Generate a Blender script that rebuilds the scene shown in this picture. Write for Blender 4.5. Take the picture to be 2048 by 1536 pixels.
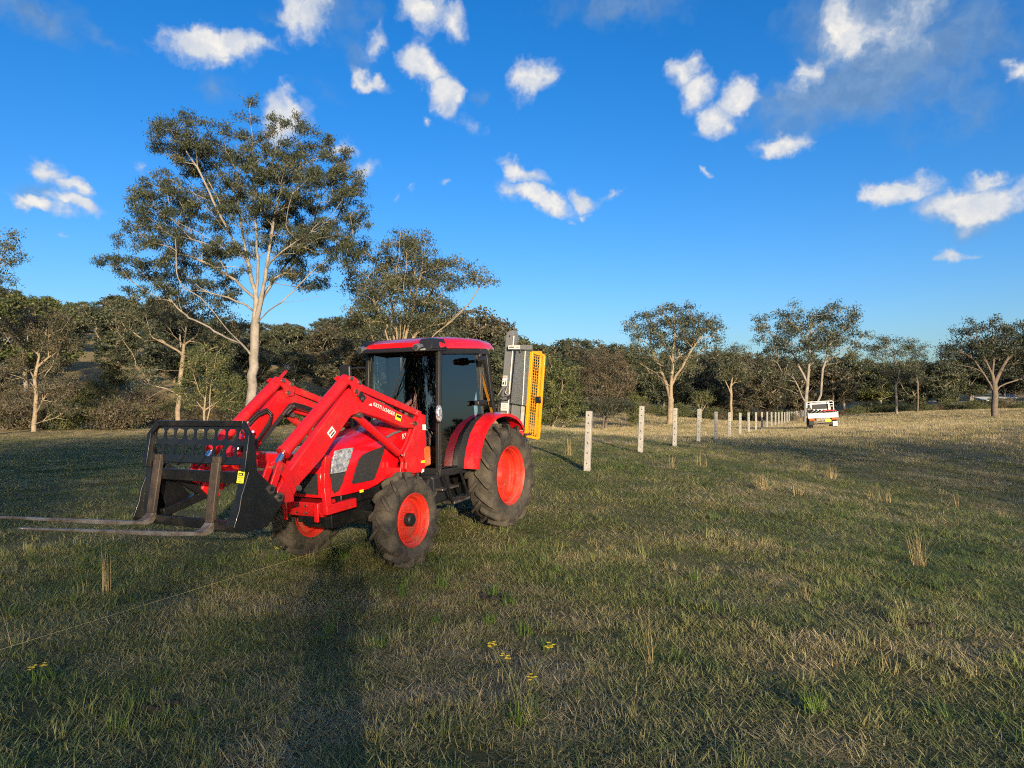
import bpy, bmesh, math, random
import numpy as np
from mathutils import Vector, Matrix, Euler

for o in list(bpy.data.objects):
    bpy.data.objects.remove(o)
SC = bpy.context.scene
COL = SC.collection
rad = math.radians

# ------------------------------------------------------------------ camera
F = 1463.0                       # focal length in pixels of the 2048 px wide photograph
PITCH = math.atan(32 / F)
CAM = np.array([0.0, 0.0, 1.80])
cd = bpy.data.cameras.new('camera')
cam = bpy.data.objects.new('camera', cd)
COL.objects.link(cam)
cam.location = CAM
cam.rotation_euler = (math.pi / 2 + PITCH, 0, 0)
cd.sensor_width = 36
cd.lens = 36 * F / 2048
cd.clip_start = 0.02
cd.clip_end = 3000
SC.camera = cam

# ------------------------------------------------------------------ light
SUN_EL, SUN_AZ = rad(11.0), rad(167.0)      # azimuth of the sun measured from +Y towards +X (behind the camera, a little right)
SUN_DIR = Vector((math.sin(SUN_AZ) * math.cos(SUN_EL), math.cos(SUN_AZ) * math.cos(SUN_EL), math.sin(SUN_EL)))
sd = bpy.data.lights.new('sun', 'SUN')
sd.energy = 3.3
sd.angle = rad(0.8)
sd.color = (1.0, 0.81, 0.56)
sun = bpy.data.objects.new('sun', sd)
COL.objects.link(sun)
sun.rotation_euler = SUN_DIR.to_track_quat('Z', 'Y').to_euler()
sun.location = (20, -60, 40)

SC.view_settings.view_transform = 'Standard'
SC.view_settings.look = 'None'
SC.view_settings.exposure = 1.32
SC.view_settings.gamma = 1
SC.view_settings.use_curve_mapping = False
SC.cycles.filter_width = 1.1
SC.cycles.use_denoising = False
SC.cycles.sample_clamp_indirect = 4


def ray(px, py):
    u, v = (px - 1024) / F, (768 - py) / F
    c, s = math.cos(PITCH), math.sin(PITCH)
    return np.array([u, c - v * s, s + v * c])


def P(px, py, D):
    """world point seen at a photo pixel, D metres away along +Y"""
    r = ray(px, py)
    return CAM + r * (D / r[1])


# ---- sky
world = bpy.data.worlds.new('World')
SC.world = world
world.use_nodes = True
wn, wl = world.node_tree.nodes, world.node_tree.links
wn.clear()
world.cycles.sampling_method = 'MANUAL'
world.cycles.sample_map_resolution = 512


def N(nt, t, **kw):
    n = nt.new(t)
    for k, v in kw.items():
        if k.startswith('i_'):
            n.inputs[k[2:]].default_value = v
        elif k.startswith('n') and k[1:].isdigit():
            n.inputs[int(k[1:])].default_value = v
        else:
            setattr(n, k, v)
    return n


def M(nt, lk, op, a, b=None, c=None, clamp=False):
    n = nt.new('ShaderNodeMath')
    n.operation = op
    n.use_clamp = clamp
    for i, v in enumerate((a, b, c)):
        if v is None:
            continue
        if isinstance(v, (int, float)):
            n.inputs[i].default_value = v
        else:
            lk.new(v, n.inputs[i])
    return n.outputs[0]


sky = N(wn, 'ShaderNodeTexSky', sky_type='NISHITA', sun_disc=False, sun_elevation=SUN_EL, sun_rotation=SUN_AZ,
        altitude=50, air_density=0.85, dust_density=2.0, ozone_density=3.0)
hsv = N(wn, 'ShaderNodeHueSaturation', i_Hue=0.508, i_Saturation=1.30, i_Value=1.0)
wl.new(sky.outputs[0], hsv.inputs['Color'])
tc = N(wn, 'ShaderNodeTexCoord')
sep = N(wn, 'ShaderNodeSeparateXYZ')
wl.new(tc.outputs['Generated'], sep.inputs[0])
az = M(wn, wl, 'MULTIPLY', M(wn, wl, 'ARCTAN2', sep.outputs[0], sep.outputs[1]), 57.2958)
el = M(wn, wl, 'MULTIPLY', M(wn, wl, 'ARCSINE', sep.outputs[2]), 57.2958)
comb = N(wn, 'ShaderNodeCombineXYZ')
wl.new(az, comb.inputs[0])
wl.new(el, comb.inputs[1])
# soft warp of the coordinates so that the cloud outlines are ragged
nz = N(wn, 'ShaderNodeTexNoise', i_Scale=0.45, i_Detail=4.0, i_Roughness=0.55)
wl.new(comb.outputs[0], nz.inputs['Vector'])
vs = N(wn, 'ShaderNodeVectorMath', operation='SUBTRACT')
wl.new(nz.outputs['Color'], vs.inputs[0])
vs.inputs[1].default_value = (0.5, 0.5, 0.5)
vm = N(wn, 'ShaderNodeVectorMath', operation='SCALE')
vm.inputs['Scale'].default_value = 3.0
wl.new(vs.outputs[0], vm.inputs[0])
va = N(wn, 'ShaderNodeVectorMath', operation='ADD')
wl.new(comb.outputs[0], va.inputs[0])
wl.new(vm.outputs[0], va.inputs[1])


def azel(px, py):
    r = ray(px, py)
    r = r / np.linalg.norm(r)
    return math.degrees(math.atan2(r[0], r[1])), math.degrees(math.asin(r[2]))


# clouds: photo pixel centre, half sizes in pixels, tilt, weight
WHITE = [(432, 88, 92, 34, 6, 1.15), (440, 118, 34, 20, 0, .9), (845, 128, 56, 38, -18, 1.1), (890, 188, 46, 34, -40, 1.05), (1060, 156, 54, 34, 15, 1.0),
         (760, 92, 24, 32, -20, .8), (742, 165, 36, 13, -25, .65), (575, 240, 48, 52, -20, .75), (605, 14, 56, 44, -30, .85), (848, 16, 58, 42, -25, .85), (905, 45, 34, 30, 0, .62),
         (100, 345, 34, 20, -25, .9), (160, 382, 36, 16, -20, .95), (152, 411, 48, 14, -12, 1.0), (58, 406, 26, 11, -10, .8), (118, 420, 28, 16, 0, .6), (128, 462, 20, 8, 0, .6),
         (935, 262, 40, 20, 10, .62), (850, 238, 13, 11, 0, .7), (1045, 345, 52, 18, -16, .85), (1040, 386, 54, 22, -14, .95), (1100, 408, 52, 22, -22, 1.1), (1160, 396, 36, 18, -25, .75), (1230, 389, 30, 14, 5, .7), (1172, 428, 12, 8, 0, .55), (1144, 442, 14, 7, 0, .6),
         (1362, 140, 36, 34, -55, .9), (1395, 182, 42, 32, -50, 1.0), (1478, 196, 40, 26, 20, 1.0), (1432, 236, 46, 24, 15, .85), (1565, 283, 66, 17, -4, .75),
         (1690, 60, 50, 52, 20, .95), (1770, 48, 90, 54, 0, .56), (1610, 140, 50, 32, 10, .62), (1810, 384, 56, 25, 0, 1.0), (1960, 412, 104, 34, 3, 1.0), (1970, 365, 56, 15, 0, .62), (1908, 508, 32, 10, -6, .7), (2036, 143, 32, 15, 8, .7),
         (728, 342, 34, 14, 5, .72), (682, 300, 24, 18, 0, .7), (822, 382, 12, 8, 0, .55), (795, 388, 10, 12, 0, .45), (890, 364, 11, 9, 0, .6), (1412, 341, 14, 8, -30, .6), (280, 336, 22, 12, 0, .45)]
GREY = [(1750, 40, 130, 84, 10, 1.15), (1770, 130, 110, 70, 0, 1.1), (1650, 185, 140, 56, 12, .95), (1890, 90, 150, 110, 0, .7), (1560, 214, 60, 26, 10, .55), (1980, 30, 120, 60, 0, .5),
        (690, 25, 70, 48, -20, .6), (705, 102, 50, 28, -25, .5), (60, 22, 95, 28, -12, .55), (112, 42, 32, 14, -20, .5), (214, 82, 36, 16, -20, .5), (1240, 12, 150, 34, 0, .5), (430, 180, 36, 30, -40, .42),
        (640, 178, 40, 20, -30, .42), (966, 195, 20, 20, 0, .45), (535, 32, 30, 14, -10, .45), (80, 380, 36, 24, 20, .45), (1940, 430, 70, 34, 0, .8), (1780, 18, 60, 30, 0, .5)]
rng = random.Random(5)
EXTRA = []
for i in range(54):          # scattered cloud all round, out of the frame; number and size raised for fill light
    a = rng.uniform(46, 314)
    EXTRA.append((a if a < 180 else a - 360, rng.uniform(5, 62), rng.uniform(2.5, 8), rng.uniform(1.4, 3.6), rng.uniform(-20, 20), rng.uniform(.7, 1.1)))


wsep = N(wn, 'ShaderNodeSeparateXYZ')
wl.new(va.outputs[0], wsep.inputs[0])


def cloud_field(lst, extra=(), after=None):
    acc = None
    items = []
    for (x, y, hw, hh, t, w) in lst:
        a, e = azel(x, y)
        items.append((a, e, math.degrees(math.atan(hw * 1.42 / F)), math.degrees(math.atan(hh * 1.42 / F)), t, w))
    items += list(extra)
    for (a, e, hw, hh, t, w) in items:
        # each cloud's coordinates carry the running total in Z (divided away again), so the clouds are worked out one after the other
        cv = N(wn, 'ShaderNodeCombineXYZ')
        wl.new(wsep.outputs[0], cv.inputs[0])
        wl.new(wsep.outputs[1], cv.inputs[1])
        if acc is not None:
            wl.new(acc, cv.inputs[2])
        elif after is not None:
            wl.new(after, cv.inputs[2])
        mp = N(wn, 'ShaderNodeMapping', vector_type='TEXTURE')
        mp.inputs['Location'].default_value = (a, e, 0)
        mp.inputs['Rotation'].default_value = (0, 0, rad(t))
        mp.inputs['Scale'].default_value = (hw, hh, 1e6)
        wl.new(cv.outputs[0], mp.inputs['Vector'])
        ln = N(wn, 'ShaderNodeVectorMath', operation='LENGTH')
        wl.new(mp.outputs[0], ln.inputs[0])
        v = M(wn, wl, 'MULTIPLY_ADD', ln.outputs['Value'], -w, w)
        acc = v if acc is None else M(wn, wl, 'SMOOTH_MAX', acc, v, 0.12)
    return acc


fw = cloud_field(WHITE, EXTRA)
fg = cloud_field(GREY, (), fw)
n2 = N(wn, 'ShaderNodeTexNoise', i_Scale=0.36, i_Detail=5.0, i_Roughness=0.56)
wl.new(va.outputs[0], n2.inputs['Vector'])
nn = M(wn, wl, 'SUBTRACT', n2.outputs['Fac'], 0.5)


def smooth(v, a, b):
    n = N(wn, 'ShaderNodeMapRange', interpolation_type='SMOOTHSTEP')
    n.inputs['From Min'].default_value = a
    n.inputs['From Max'].default_value = b
    wl.new(v, n.inputs['Value'])
    return n.outputs[0]


dw = smooth(M(wn, wl, 'MULTIPLY_ADD', nn, 1.5, fw), 0.12, 0.72)
dg = M(wn, wl, 'MULTIPLY', smooth(M(wn, wl, 'MULTIPLY_ADD', nn, 1.2, fg), 0.0, 0.8), 0.62)


def mixc(fac, a, b, typ='MIX'):
    n = N(wn, 'ShaderNodeMix', data_type='RGBA', blend_type=typ)
    for s, v in ((0, fac), (6, a), (7, b)):
        if isinstance(v, (int, float, tuple)):
            n.inputs[s].default_value = v
        else:
            wl.new(v, n.inputs[s])
    return n.outputs[2]


bg_sky = N(wn, 'ShaderNodeBackground', i_Strength=0.093)
# lit cumulus: cream where thick, greyer where thin and in the folds
n4 = N(wn, 'ShaderNodeTexNoise', i_Scale=0.75, i_Detail=4.0, i_Roughness=0.55)
wl.new(va.outputs[0], n4.inputs['Vector'])
fold = smooth(n4.outputs['Fac'], .28, .72)
grey_c = mixc(fold, (.80, 1.28, 1.95, 1), (1.2, 1.72, 2.3, 1))
ramp = mixc(M(wn, wl, 'MULTIPLY', smooth(M(wn, wl, 'MULTIPLY_ADD', nn, 1.6, fw), 0.2, .95), M(wn, wl, 'MULTIPLY_ADD', fold, .6, .4)), (2.05, 2.45, 3.1, 1), (4.4, 4.15, 3.75, 1))
c1 = mixc(dg, hsv.outputs[0], grey_c)
c2 = mixc(M(wn, wl, 'MULTIPLY', dw, .94), c1, ramp)
wl.new(c2, bg_sky.inputs['Color'])
wo = N(wn, 'ShaderNodeOutputWorld')
wl.new(bg_sky.outputs[0], wo.inputs[0])


# ------------------------------------------------------------------ materials
def pbr(name, color, rough=.5, metal=0.0, coat=0.0, var=0.0, vscale=8.0, bump=0.0, bscale=30.0, color2=None, spec=.5, dirt=None):
    m = bpy.data.materials.new(name)
    m.use_nodes = True
    nt, lk = m.node_tree.nodes, m.node_tree.links
    b = nt['Principled BSDF']
    b.inputs['Base Color'].default_value = (*color, 1)
    b.inputs['Roughness'].default_value = rough
    b.inputs['Metallic'].default_value = metal
    b.inputs['Coat Weight'].default_value = coat
    b.inputs['Coat Roughness'].default_value = 0.06
    b.inputs['Specular IOR Level'].default_value = spec
    t = nt.new('ShaderNodeTexCoord')
    if var or color2:
        n = N(nt, 'ShaderNodeTexNoise', i_Scale=vscale, i_Detail=6.0, i_Roughness=.65)
        lk.new(t.outputs['Object'], n.inputs['Vector'])
        r = nt.new('ShaderNodeValToRGB')
        c2 = color2 if color2 else tuple(c * (1 - var) for c in color)
        r.color_ramp.elements[0].position = .35
        r.color_ramp.elements[1].position = .68
        r.color_ramp.elements[0].color = (*color, 1)
        r.color_ramp.elements[1].color = (*c2, 1)
        lk.new(n.outputs['Fac'], r.inputs[0])
        lk.new(r.outputs[0], b.inputs['Base Color'])
        mr = N(nt, 'ShaderNodeMapRange')
        mr.inputs['To Min'].default_value = max(0, rough - .1)
        mr.inputs['To Max'].default_value = min(1, rough + .15)
        lk.new(n.outputs['Fac'], mr.inputs[0])
        lk.new(mr.outputs[0], b.inputs['Roughness'])
    if dirt:
        n = N(nt, 'ShaderNodeTexNoise', i_Scale=3.2, i_Detail=9.0, i_Roughness=.72)
        lk.new(t.outputs['Object'], n.inputs['Vector'])
        mr2 = N(nt, 'ShaderNodeMapRange')
        mr2.inputs['From Min'].default_value = .52
        mr2.inputs['From Max'].default_value = .75
        mr2.inputs['To Max'].default_value = dirt
        lk.new(n.outputs['Fac'], mr2.inputs[0])
        mx = N(nt, 'ShaderNodeMix', data_type='RGBA')
        lk.new(mr2.outputs[0], mx.inputs[0])
        mx.inputs[6].default_value = (*color, 1)
        if b.inputs['Base Color'].is_linked:
            lk.new(b.inputs['Base Color'].links[0].from_socket, mx.inputs[6])
        mx.inputs[7].default_value = (.20, .15, .10, 1)
        lk.new(mx.outputs[2], b.inputs['Base Color'])
        rr2 = M(nt, lk, 'ADD', M(nt, lk, 'MULTIPLY', mr2.outputs[0], .5), rough, clamp=True)
        lk.new(rr2, b.inputs['Roughness'])
    if bump:
        n = N(nt, 'ShaderNodeTexNoise', i_Scale=bscale, i_Detail=5.0)
        lk.new(t.outputs['Object'], n.inputs['Vector'])
        bn = N(nt, 'ShaderNodeBump', i_Strength=bump, i_Distance=.02)
        lk.new(n.outputs['Fac'], bn.inputs['Height'])
        lk.new(bn.outputs[0], b.inputs['Normal'])
    return m


RED = pbr('red_paint', (.58, .004, .009), .34, coat=.8, var=.12, vscale=5, dirt=.16)
RED2 = pbr('loader_red_paint', (.60, .004, .009), .42, coat=.35, color2=(.40, .012, .012), vscale=6, bump=.05, bscale=90, dirt=.28)
RIM = pbr('orange_red_rim_paint', (.56, .018, .009), .48, coat=.2, color2=(.42, .038, .020), vscale=7, dirt=.4)
BLACKP = pbr('black_plastic', (.014, .014, .016), .45, var=.3)
BLACKS = pbr('black_painted_steel', (.004, .005, .007), .40, coat=.2, color2=(.010, .010, .010), vscale=12, dirt=.10)
DARKMESH = pbr('dark_mesh_panel', (.018, .02, .022), .6, bump=.6, bscale=220)
RUBBER = pbr('dusty_tyre_rubber', (.014, .0135, .013), .88, color2=(.085, .07, .052), vscale=5, bump=.5, bscale=45)
STEEL = pbr('worn_steel', (.36, .33, .30), .42, metal=.9, color2=(.12, .075, .05), vscale=14)
TINE = pbr('worn_dark_steel', (.36, .34, .32), .42, metal=.6, color2=(.13, .09, .065), vscale=8)
SHANK = pbr('rusty_dark_steel', (.045, .038, .034), .6, metal=.3, color2=(.10, .07, .05), vscale=10)
CHROME = pbr('chrome_rod', (.75, .75, .77), .12, metal=1)
GREYM = pbr('grey_painted_metal', (.155, .16, .168), .45, var=.12)
GREYD = pbr('dark_grey_metal', (.12, .125, .135), .5, var=.2)
YELLOW = pbr('yellow_guard_paint', (.80, .33, .006), .4, coat=.2, var=.1)
WHITEM = pbr('white_label', (.74, .72, .68), .5, var=.08)
STICK = pbr('yellow_sticker', (.75, .66, .03), .45)
STICKR = pbr('red_label_print', (.5, .03, .03), .5)
INK = pbr('dark_print', (.02, .02, .02), .5)
HOSE = pbr('rubber_hose', (.016, .016, .017), .5)
CONC = pbr('pale_concrete', (.36, .345, .315), .85, color2=(.24, .23, .205), vscale=9, bump=.25, bscale=60)
AMBER = pbr('amber_plastic', (.42, .10, .012), .3, coat=.4)
SEATM = pbr('seat_vinyl', (.02, .021, .023), .6)
LENS = pbr('clear_lamp_lens', (.72, .74, .78), .12, coat=1.0, metal=.55, color2=(.16, .18, .2), vscale=26, bump=1.0, bscale=20)
WHITEP = pbr('white_vehicle_paint', (.70, .67, .62), .4, coat=.4, var=.1, vscale=3)
ROOFW = pbr('pale_metal_roof', (.62, .66, .72), .4, var=.1)
WALLM = pbr('shed_wall', (.16, .15, .14), .8, var=.2)
SOIL = pbr('dug_soil', (.028, .021, .016), .95, color2=(.055, .042, .030), vscale=20, bump=.8, bscale=25)


def glass(name, tint, opacity=.25, gl=1.6):
    m = bpy.data.materials.new(name)
    m.use_nodes = True
    nt, lk = m.node_tree.nodes, m.node_tree.links
    nt.clear()
    o = nt.new('ShaderNodeOutputMaterial')
    tr = N(nt, 'ShaderNodeBsdfTransparent')
    tr.inputs[0].default_value = (*tint, 1)
    g = N(nt, 'ShaderNodeBsdfGlossy', i_Roughness=.01)
    g.inputs[0].default_value = (1, 1, 1, 1)
    fr = N(nt, 'ShaderNodeFresnel', i_IOR=gl)
    mx = nt.new('ShaderNodeMixShader')
    lk.new(fr.outputs[0], mx.inputs[0])
    lk.new(tr.outputs[0], mx.inputs[1])
    lk.new(g.outputs[0], mx.inputs[2])
    last = mx
    if opacity:
        d = N(nt, 'ShaderNodeBsdfDiffuse')
        d.inputs[0].default_value = (.3, .32, .33, 1)
        m2 = nt.new('ShaderNodeMixShader')
        m2.inputs[0].default_value = opacity
        lk.new(mx.outputs[0], m2.inputs[1])
        lk.new(d.outputs[0], m2.inputs[2])
        last = m2
    lk.new(last.outputs[0], o.inputs[0])
    return m


CABGLASS = glass('tinted_cab_glass', (.60, .70, .68), 0, 2.2)
CLEAR = glass('sky_sheen_clear_sheet', (.82, .86, .92), .32, 1.7)  # pale diffuse share stands in for sky reflected in the sheet


def attr_mat(name, stops, rough=.6, instancer=False, attr='tint', bump=0, spec=.3, translucent=0.0, hue=None):
    """colour picked by a stored 0..1 value of each leaf, blade or tuft"""
    m = bpy.data.materials.new(name)
    m.use_nodes = True
    nt, lk = m.node_tree.nodes, m.node_tree.links
    b = nt['Principled BSDF']
    b.inputs['Roughness'].default_value = rough
    b.inputs['Specular IOR Level'].default_value = spec
    a = N(nt, 'ShaderNodeAttribute', attribute_name=attr)
    v = a.outputs['Fac']
    if instancer:
        a2 = N(nt, 'ShaderNodeAttribute', attribute_name='patch', attribute_type='INSTANCER')
        v = M(nt, lk, 'ADD', M(nt, lk, 'MULTIPLY', v, .42), M(nt, lk, 'MULTIPLY', a2.outputs['Fac'], .72), clamp=True)
    r = nt.new('ShaderNodeValToRGB')
    el_ = r.color_ramp.elements
    while len(el_) < len(stops):
        el_.new(.5)
    for e, (p, c) in zip(el_, stops):
        e.position = p
        e.color = (*c, 1)
    lk.new(v, r.inputs[0])
    lk.new(r.outputs[0], b.inputs['Base Color'])
    if translucent:
        o = nt['Material Output']
        t = nt.new('ShaderNodeBsdfTranslucent')
        lk.new(r.outputs[0], t.inputs[0])
        mx = nt.new('ShaderNodeMixShader')
        mx.inputs[0].default_value = translucent
        lk.new(b.outputs[0], mx.inputs[1])
        lk.new(t.outputs[0], mx.inputs[2])
        lk.new(mx.outputs[0], o.inputs[0])
    return m


LEAF = attr_mat('gum_leaves', [(0, (.024, .033, .020)), (.45, (.052, .063, .034)), (.8, (.088, .093, .050)), (1, (.13, .11, .06))], .5)
LEAFG = attr_mat('green_bush_leaves', [(0, (.028, .040, .014)), (.5, (.068, .085, .026)), (1, (.15, .14, .05))], .55)
LEAFH = attr_mat('drooping_gum_leaves', [(0, (.016, .024, .013)), (.45, (.038, .049, .024)), (.8, (.072, .078, .038)), (1, (.115, .10, .054))], .5)
LEAFB = attr_mat('brownish_gum_leaves', [(0, (.030, .032, .020)), (.5, (.070, .066, .040)), (1, (.14, .115, .068))], .55)
LEAFT = attr_mat('dry_scrub_leaves', [(0, (.035, .030, .020)), (.5, (.085, .070, .042)), (1, (.18, .145, .085))], .7)
LEAFD = attr_mat('dark_tree_leaves', [(0, (.014, .022, .016)), (.5, (.032, .042, .026)), (1, (.07, .068, .038))], .55)
BARK = pbr('pale_gum_bark', (.30, .265, .225), .85, color2=(.16, .135, .11), vscale=1.8, bump=.4, bscale=12)
BARKT = pbr('tawny_bark', (.32, .25, .165), .85, color2=(.17, .13, .09), vscale=3, bump=.4, bscale=12)
BARKD = pbr('brown_bark', (.16, .125, .095), .9, color2=(.09, .07, .055), vscale=3, bump=.4, bscale=12)


# ------------------------------------------------------------------ mesh helpers
class MB:
    def __init__(s):
        s.v, s.f = [], []

    def add(s, vs, fs):
        n = len(s.v)
        s.v += [tuple(map(float, q)) for q in vs]
        s.f += [tuple(i + n for i in f) for f in fs]
        return s

    def box(s, x0, x1, y0, y1, z0, z1):
        return s.hexa([(x0, y0, z0), (x1, y0, z0), (x1, y1, z0), (x0, y1, z0), (x0, y0, z1), (x1, y0, z1), (x1, y1, z1), (x0, y1, z1)])

    def hexa(s, p):
        return s.add(p, [(0, 3, 2, 1), (4, 5, 6, 7), (0, 1, 5, 4), (1, 2, 6, 5), (2, 3, 7, 6), (3, 0, 4, 7)])

    def prism(s, poly, y0, y1):
        """polygon in the XZ plane swept along Y"""
        n = len(poly)
        a = sum(poly[i][0] * poly[(i + 1) % n][1] - poly[(i + 1) % n][0] * poly[i][1] for i in range(n))
        if a < 0:
            poly = poly[::-1]
        vs = [(x, y0, z) for x, z in poly] + [(x, y1, z) for x, z in poly]
        fs = [tuple(range(n)), tuple(range(2 * n - 1, n - 1, -1))]
        fs += [(i, i + n, (i + 1) % n + n, (i + 1) % n) for i in range(n)]
        return s.add(vs, fs)

    def ngon(s, pts, thick):
        """flat polygon through 3-D points, given a thickness along its normal"""
        p = [Vector(q) for q in pts]
        nrm = Vector()
        for i in range(len(p)):
            nrm += p[i].cross(p[(i + 1) % len(p)])
        nrm.normalize()
        n = len(p)
        vs = [q for q in p] + [q + nrm * thick for q in p]
        return s.add(vs, [tuple(range(n - 1, -1, -1)), tuple(range(n, 2 * n))] + [(i, (i + 1) % n, (i + 1) % n + n, i + n) for i in range(n)])

    def rod(s, a, b, r, r2=None, n=10, cap=True):
        a, b = Vector(a), Vector(b)
        d = (b - a).normalized()
        u = d.orthogonal().normalized()
        w = d.cross(u)
        r2 = r if r2 is None else r2
        vs = []
        for c, q in ((a, r), (b, r2)):
            vs += [c + (u * math.cos(2 * math.pi * i / n) + w * math.sin(2 * math.pi * i / n)) * q for i in range(n)]
        fs = [(i, (i + 1) % n, (i + 1) % n + n, i + n) for i in range(n)]
        if cap:
            fs += [tuple(range(n - 1, -1, -1)), tuple(range(n, 2 * n))]
        return s.add(vs, fs)

    def bar(s, a, b, w, h, up=(0, 0, 1)):
        """rectangular bar; w across, h along up"""
        a, b = Vector(a), Vector(b)
        d = (b - a).normalized()
        u = Vector(up)
        x = d.cross(u).normalized()
        y = x.cross(d).normalized()
        vs = []
        for c in (a, b):
            vs += [c - x * w / 2 - y * h / 2, c + x * w / 2 - y * h / 2, c + x * w / 2 + y * h / 2, c - x * w / 2 + y * h / 2]
        return s.add(vs, [(3, 2, 1, 0), (4, 5, 6, 7), (0, 1, 5, 4), (1, 2, 6, 5), (2, 3, 7, 6), (3, 0, 4, 7)])

    def tube(s, pts, r, n=8):
        p = [Vector(q) for q in pts]
        rs = r if isinstance(r, (list, tuple)) else [r] * len(p)
        u = None
        rings = []
        for i, q in enumerate(p):
            d = (p[min(i + 1, len(p) - 1)] - p[max(i - 1, 0)]).normalized()
            if u is None:
                u = d.orthogonal().normalized()
            else:
                u = (u - d * u.dot(d)).normalized()
            w = d.cross(u)
            rings.append([q + (u * math.cos(2 * math.pi * k / n) + w * math.sin(2 * math.pi * k / n)) * rs[i] for k in range(n)])
        vs = [v for rg in rings for v in rg]
        fs = []
        for i in range(len(p) - 1):
            for k in range(n):
                fs.append((i * n + k, i * n + (k + 1) % n, (i + 1) * n + (k + 1) % n, (i + 1) * n + k))
        fs += [tuple(range(n - 1, -1, -1)), tuple(range((len(p) - 1) * n, len(p) * n))]
        return s.add(vs, fs)

    def lathe(s, prof, n=48):
        """profile of (y, r) turned about the Y axis"""
        vs, fs = [], []
        for i in range(n):
            a = 2 * math.pi * i / n
            vs += [(r * math.cos(a), y, r * math.sin(a)) for y, r in prof]
        k = len(prof)
        for i in range(n):
            j = (i + 1) % n
            for q in range(k - 1):
                fs.append((i * k + q, i * k + q + 1, j * k + q + 1, j * k + q))
        return s.add(vs, fs)

    def disc(s, c, nrm, r, t, n=16):
        c, nrm = Vector(c), Vector(nrm).normalized()
        return s.rod(c, c + nrm * t, r, n=n)

    def mesh(s, name, mat, smooth=None):
        me = bpy.data.meshes.new(name)
        me.from_pydata(s.v, [], s.f)
        me.materials.append(mat)
        bm = bmesh.new()
        bm.from_mesh(me)
        bmesh.ops.recalc_face_normals(bm, faces=bm.faces)
        bm.to_mesh(me)
        bm.free()
        if smooth:
            me.polygons.foreach_set('use_smooth', [True] * len(me.polygons))
            me.set_sharp_from_angle(angle=rad(smooth))
        return me

    def obj(s, name, mat, parent=None, smooth=35, bevel=0, label=None, kind=None):
        o = bpy.data.objects.new(name, s.mesh(name, mat, smooth))
        COL.objects.link(o)
        if parent:
            o.parent = parent
        if bevel:
            b = o.modifiers.new('edges', 'BEVEL')
            b.width = bevel
            b.segments = 2
            b.limit_method = 'ANGLE'
            b.angle_limit = rad(40)
        if label:
            o['label'] = label
        if kind:
            o['kind'] = kind
        return o


def thing(name, label, cat, matrix=None, group=None):
    o = bpy.data.objects.new(name, None)
    COL.objects.link(o)
    o.empty_display_size = .2
    if matrix is not None:
        o.matrix_world = matrix
    o['label'], o['category'] = label, cat
    if group:
        o['group'] = group
    return o


def tag(o, label, cat, group=None):
    o['label'], o['category'] = label, cat
    if group:
        o['group'] = group
    return o


def np_mesh(name, verts, faces, mat, tint=None, smooth=False):
    """verts (n,3), faces (m,k) arrays -> mesh; tint per face stored as a face attribute"""
    me = bpy.data.meshes.new(name)
    verts = np.asarray(verts, np.float32)
    faces = np.asarray(faces, np.int32)
    m, k = faces.shape
    me.vertices.add(len(verts))
    me.vertices.foreach_set('co', verts.ravel())
    me.loops.add(m * k)
    me.loops.foreach_set('vertex_index', faces.ravel())
    me.polygons.add(m)
    me.polygons.foreach_set('loop_start', np.arange(0, m * k, k, dtype=np.int32))
    if smooth:
        me.polygons.foreach_set('use_smooth', np.ones(m, bool))
    me.update(calc_edges=True)
    if tint is not None:
        at = me.attributes.new('tint', 'FLOAT', 'FACE')
        at.data.foreach_set('value', np.asarray(tint, np.float32))
    me.materials.append(mat)
    return me


def link(name, me, parent=None):
    o = bpy.data.objects.new(name, me)
    COL.objects.link(o)
    if parent:
        o.parent = parent
    return o


def text(name, body, size, mat, parent, matrix, depth=.0012, shear=0.0, sx=1.0):
    cu = bpy.data.curves.new(name, 'FONT')
    cu.body = body
    cu.size = size
    cu.extrude = depth
    cu.shear = shear
    cu.align_x = 'CENTER'
    cu.align_y = 'CENTER'
    cu.resolution_u = 3
    tmp = bpy.data.objects.new(name, cu)
    COL.objects.link(tmp)
    bpy.context.view_layer.update()
    me = bpy.data.meshes.new_from_object(tmp.evaluated_get(bpy.context.evaluated_depsgraph_get()))
    bpy.data.objects.remove(tmp)
    me.materials.clear()
    me.materials.append(mat)
    o = link(name, me, parent)
    o.matrix_local = matrix @ Matrix.Diagonal((sx, 1, 1, 1))
    return o


def frame(origin, xdir, ydir):
    """matrix whose local X and Y are the given directions"""
    x = Vector(xdir).normalized()
    z = x.cross(Vector(ydir)).normalized()
    y = z.cross(x)
    m = Matrix((x, y, z)).transposed().to_4x4()
    m.translation = Vector(origin)
    return m


# ------------------------------------------------------------------ tractor pose
T_T = np.array([-0.8009, 10.3611, -1.9308])
YAW, PIT, ROL = .4863, .0376, .0198


def tractor_rot():
    h = np.array([-math.sin(YAW), -math.cos(YAW), 0]); l = np.array([math.cos(YAW), -math.sin(YAW), 0]); u = np.array([0, 0, 1.])
    R = np.stack([h, l, u], 1)
    cp, sp, cr, sr = math.cos(PIT), math.sin(PIT), math.cos(ROL), math.sin(ROL)
    R = R @ np.array([[cp, 0, sp], [0, 1, 0], [-sp, 0, cp]]) @ np.array([[1, 0, 0], [0, cr, -sr], [0, sr, cr]])
    c, s = math.cos(PITCH), math.sin(PITCH)
    X = np.array([[1, 0, 0], [0, c, -s], [0, s, c]])
    return X @ R, X @ T_T + CAM


TR, TT = tractor_rot()
TMAT = Matrix(TR.tolist()).to_4x4()
TMAT.translation = Vector(TT)


def tw(x, y, z):
    return TR @ np.array([x, y, z]) + TT


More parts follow.
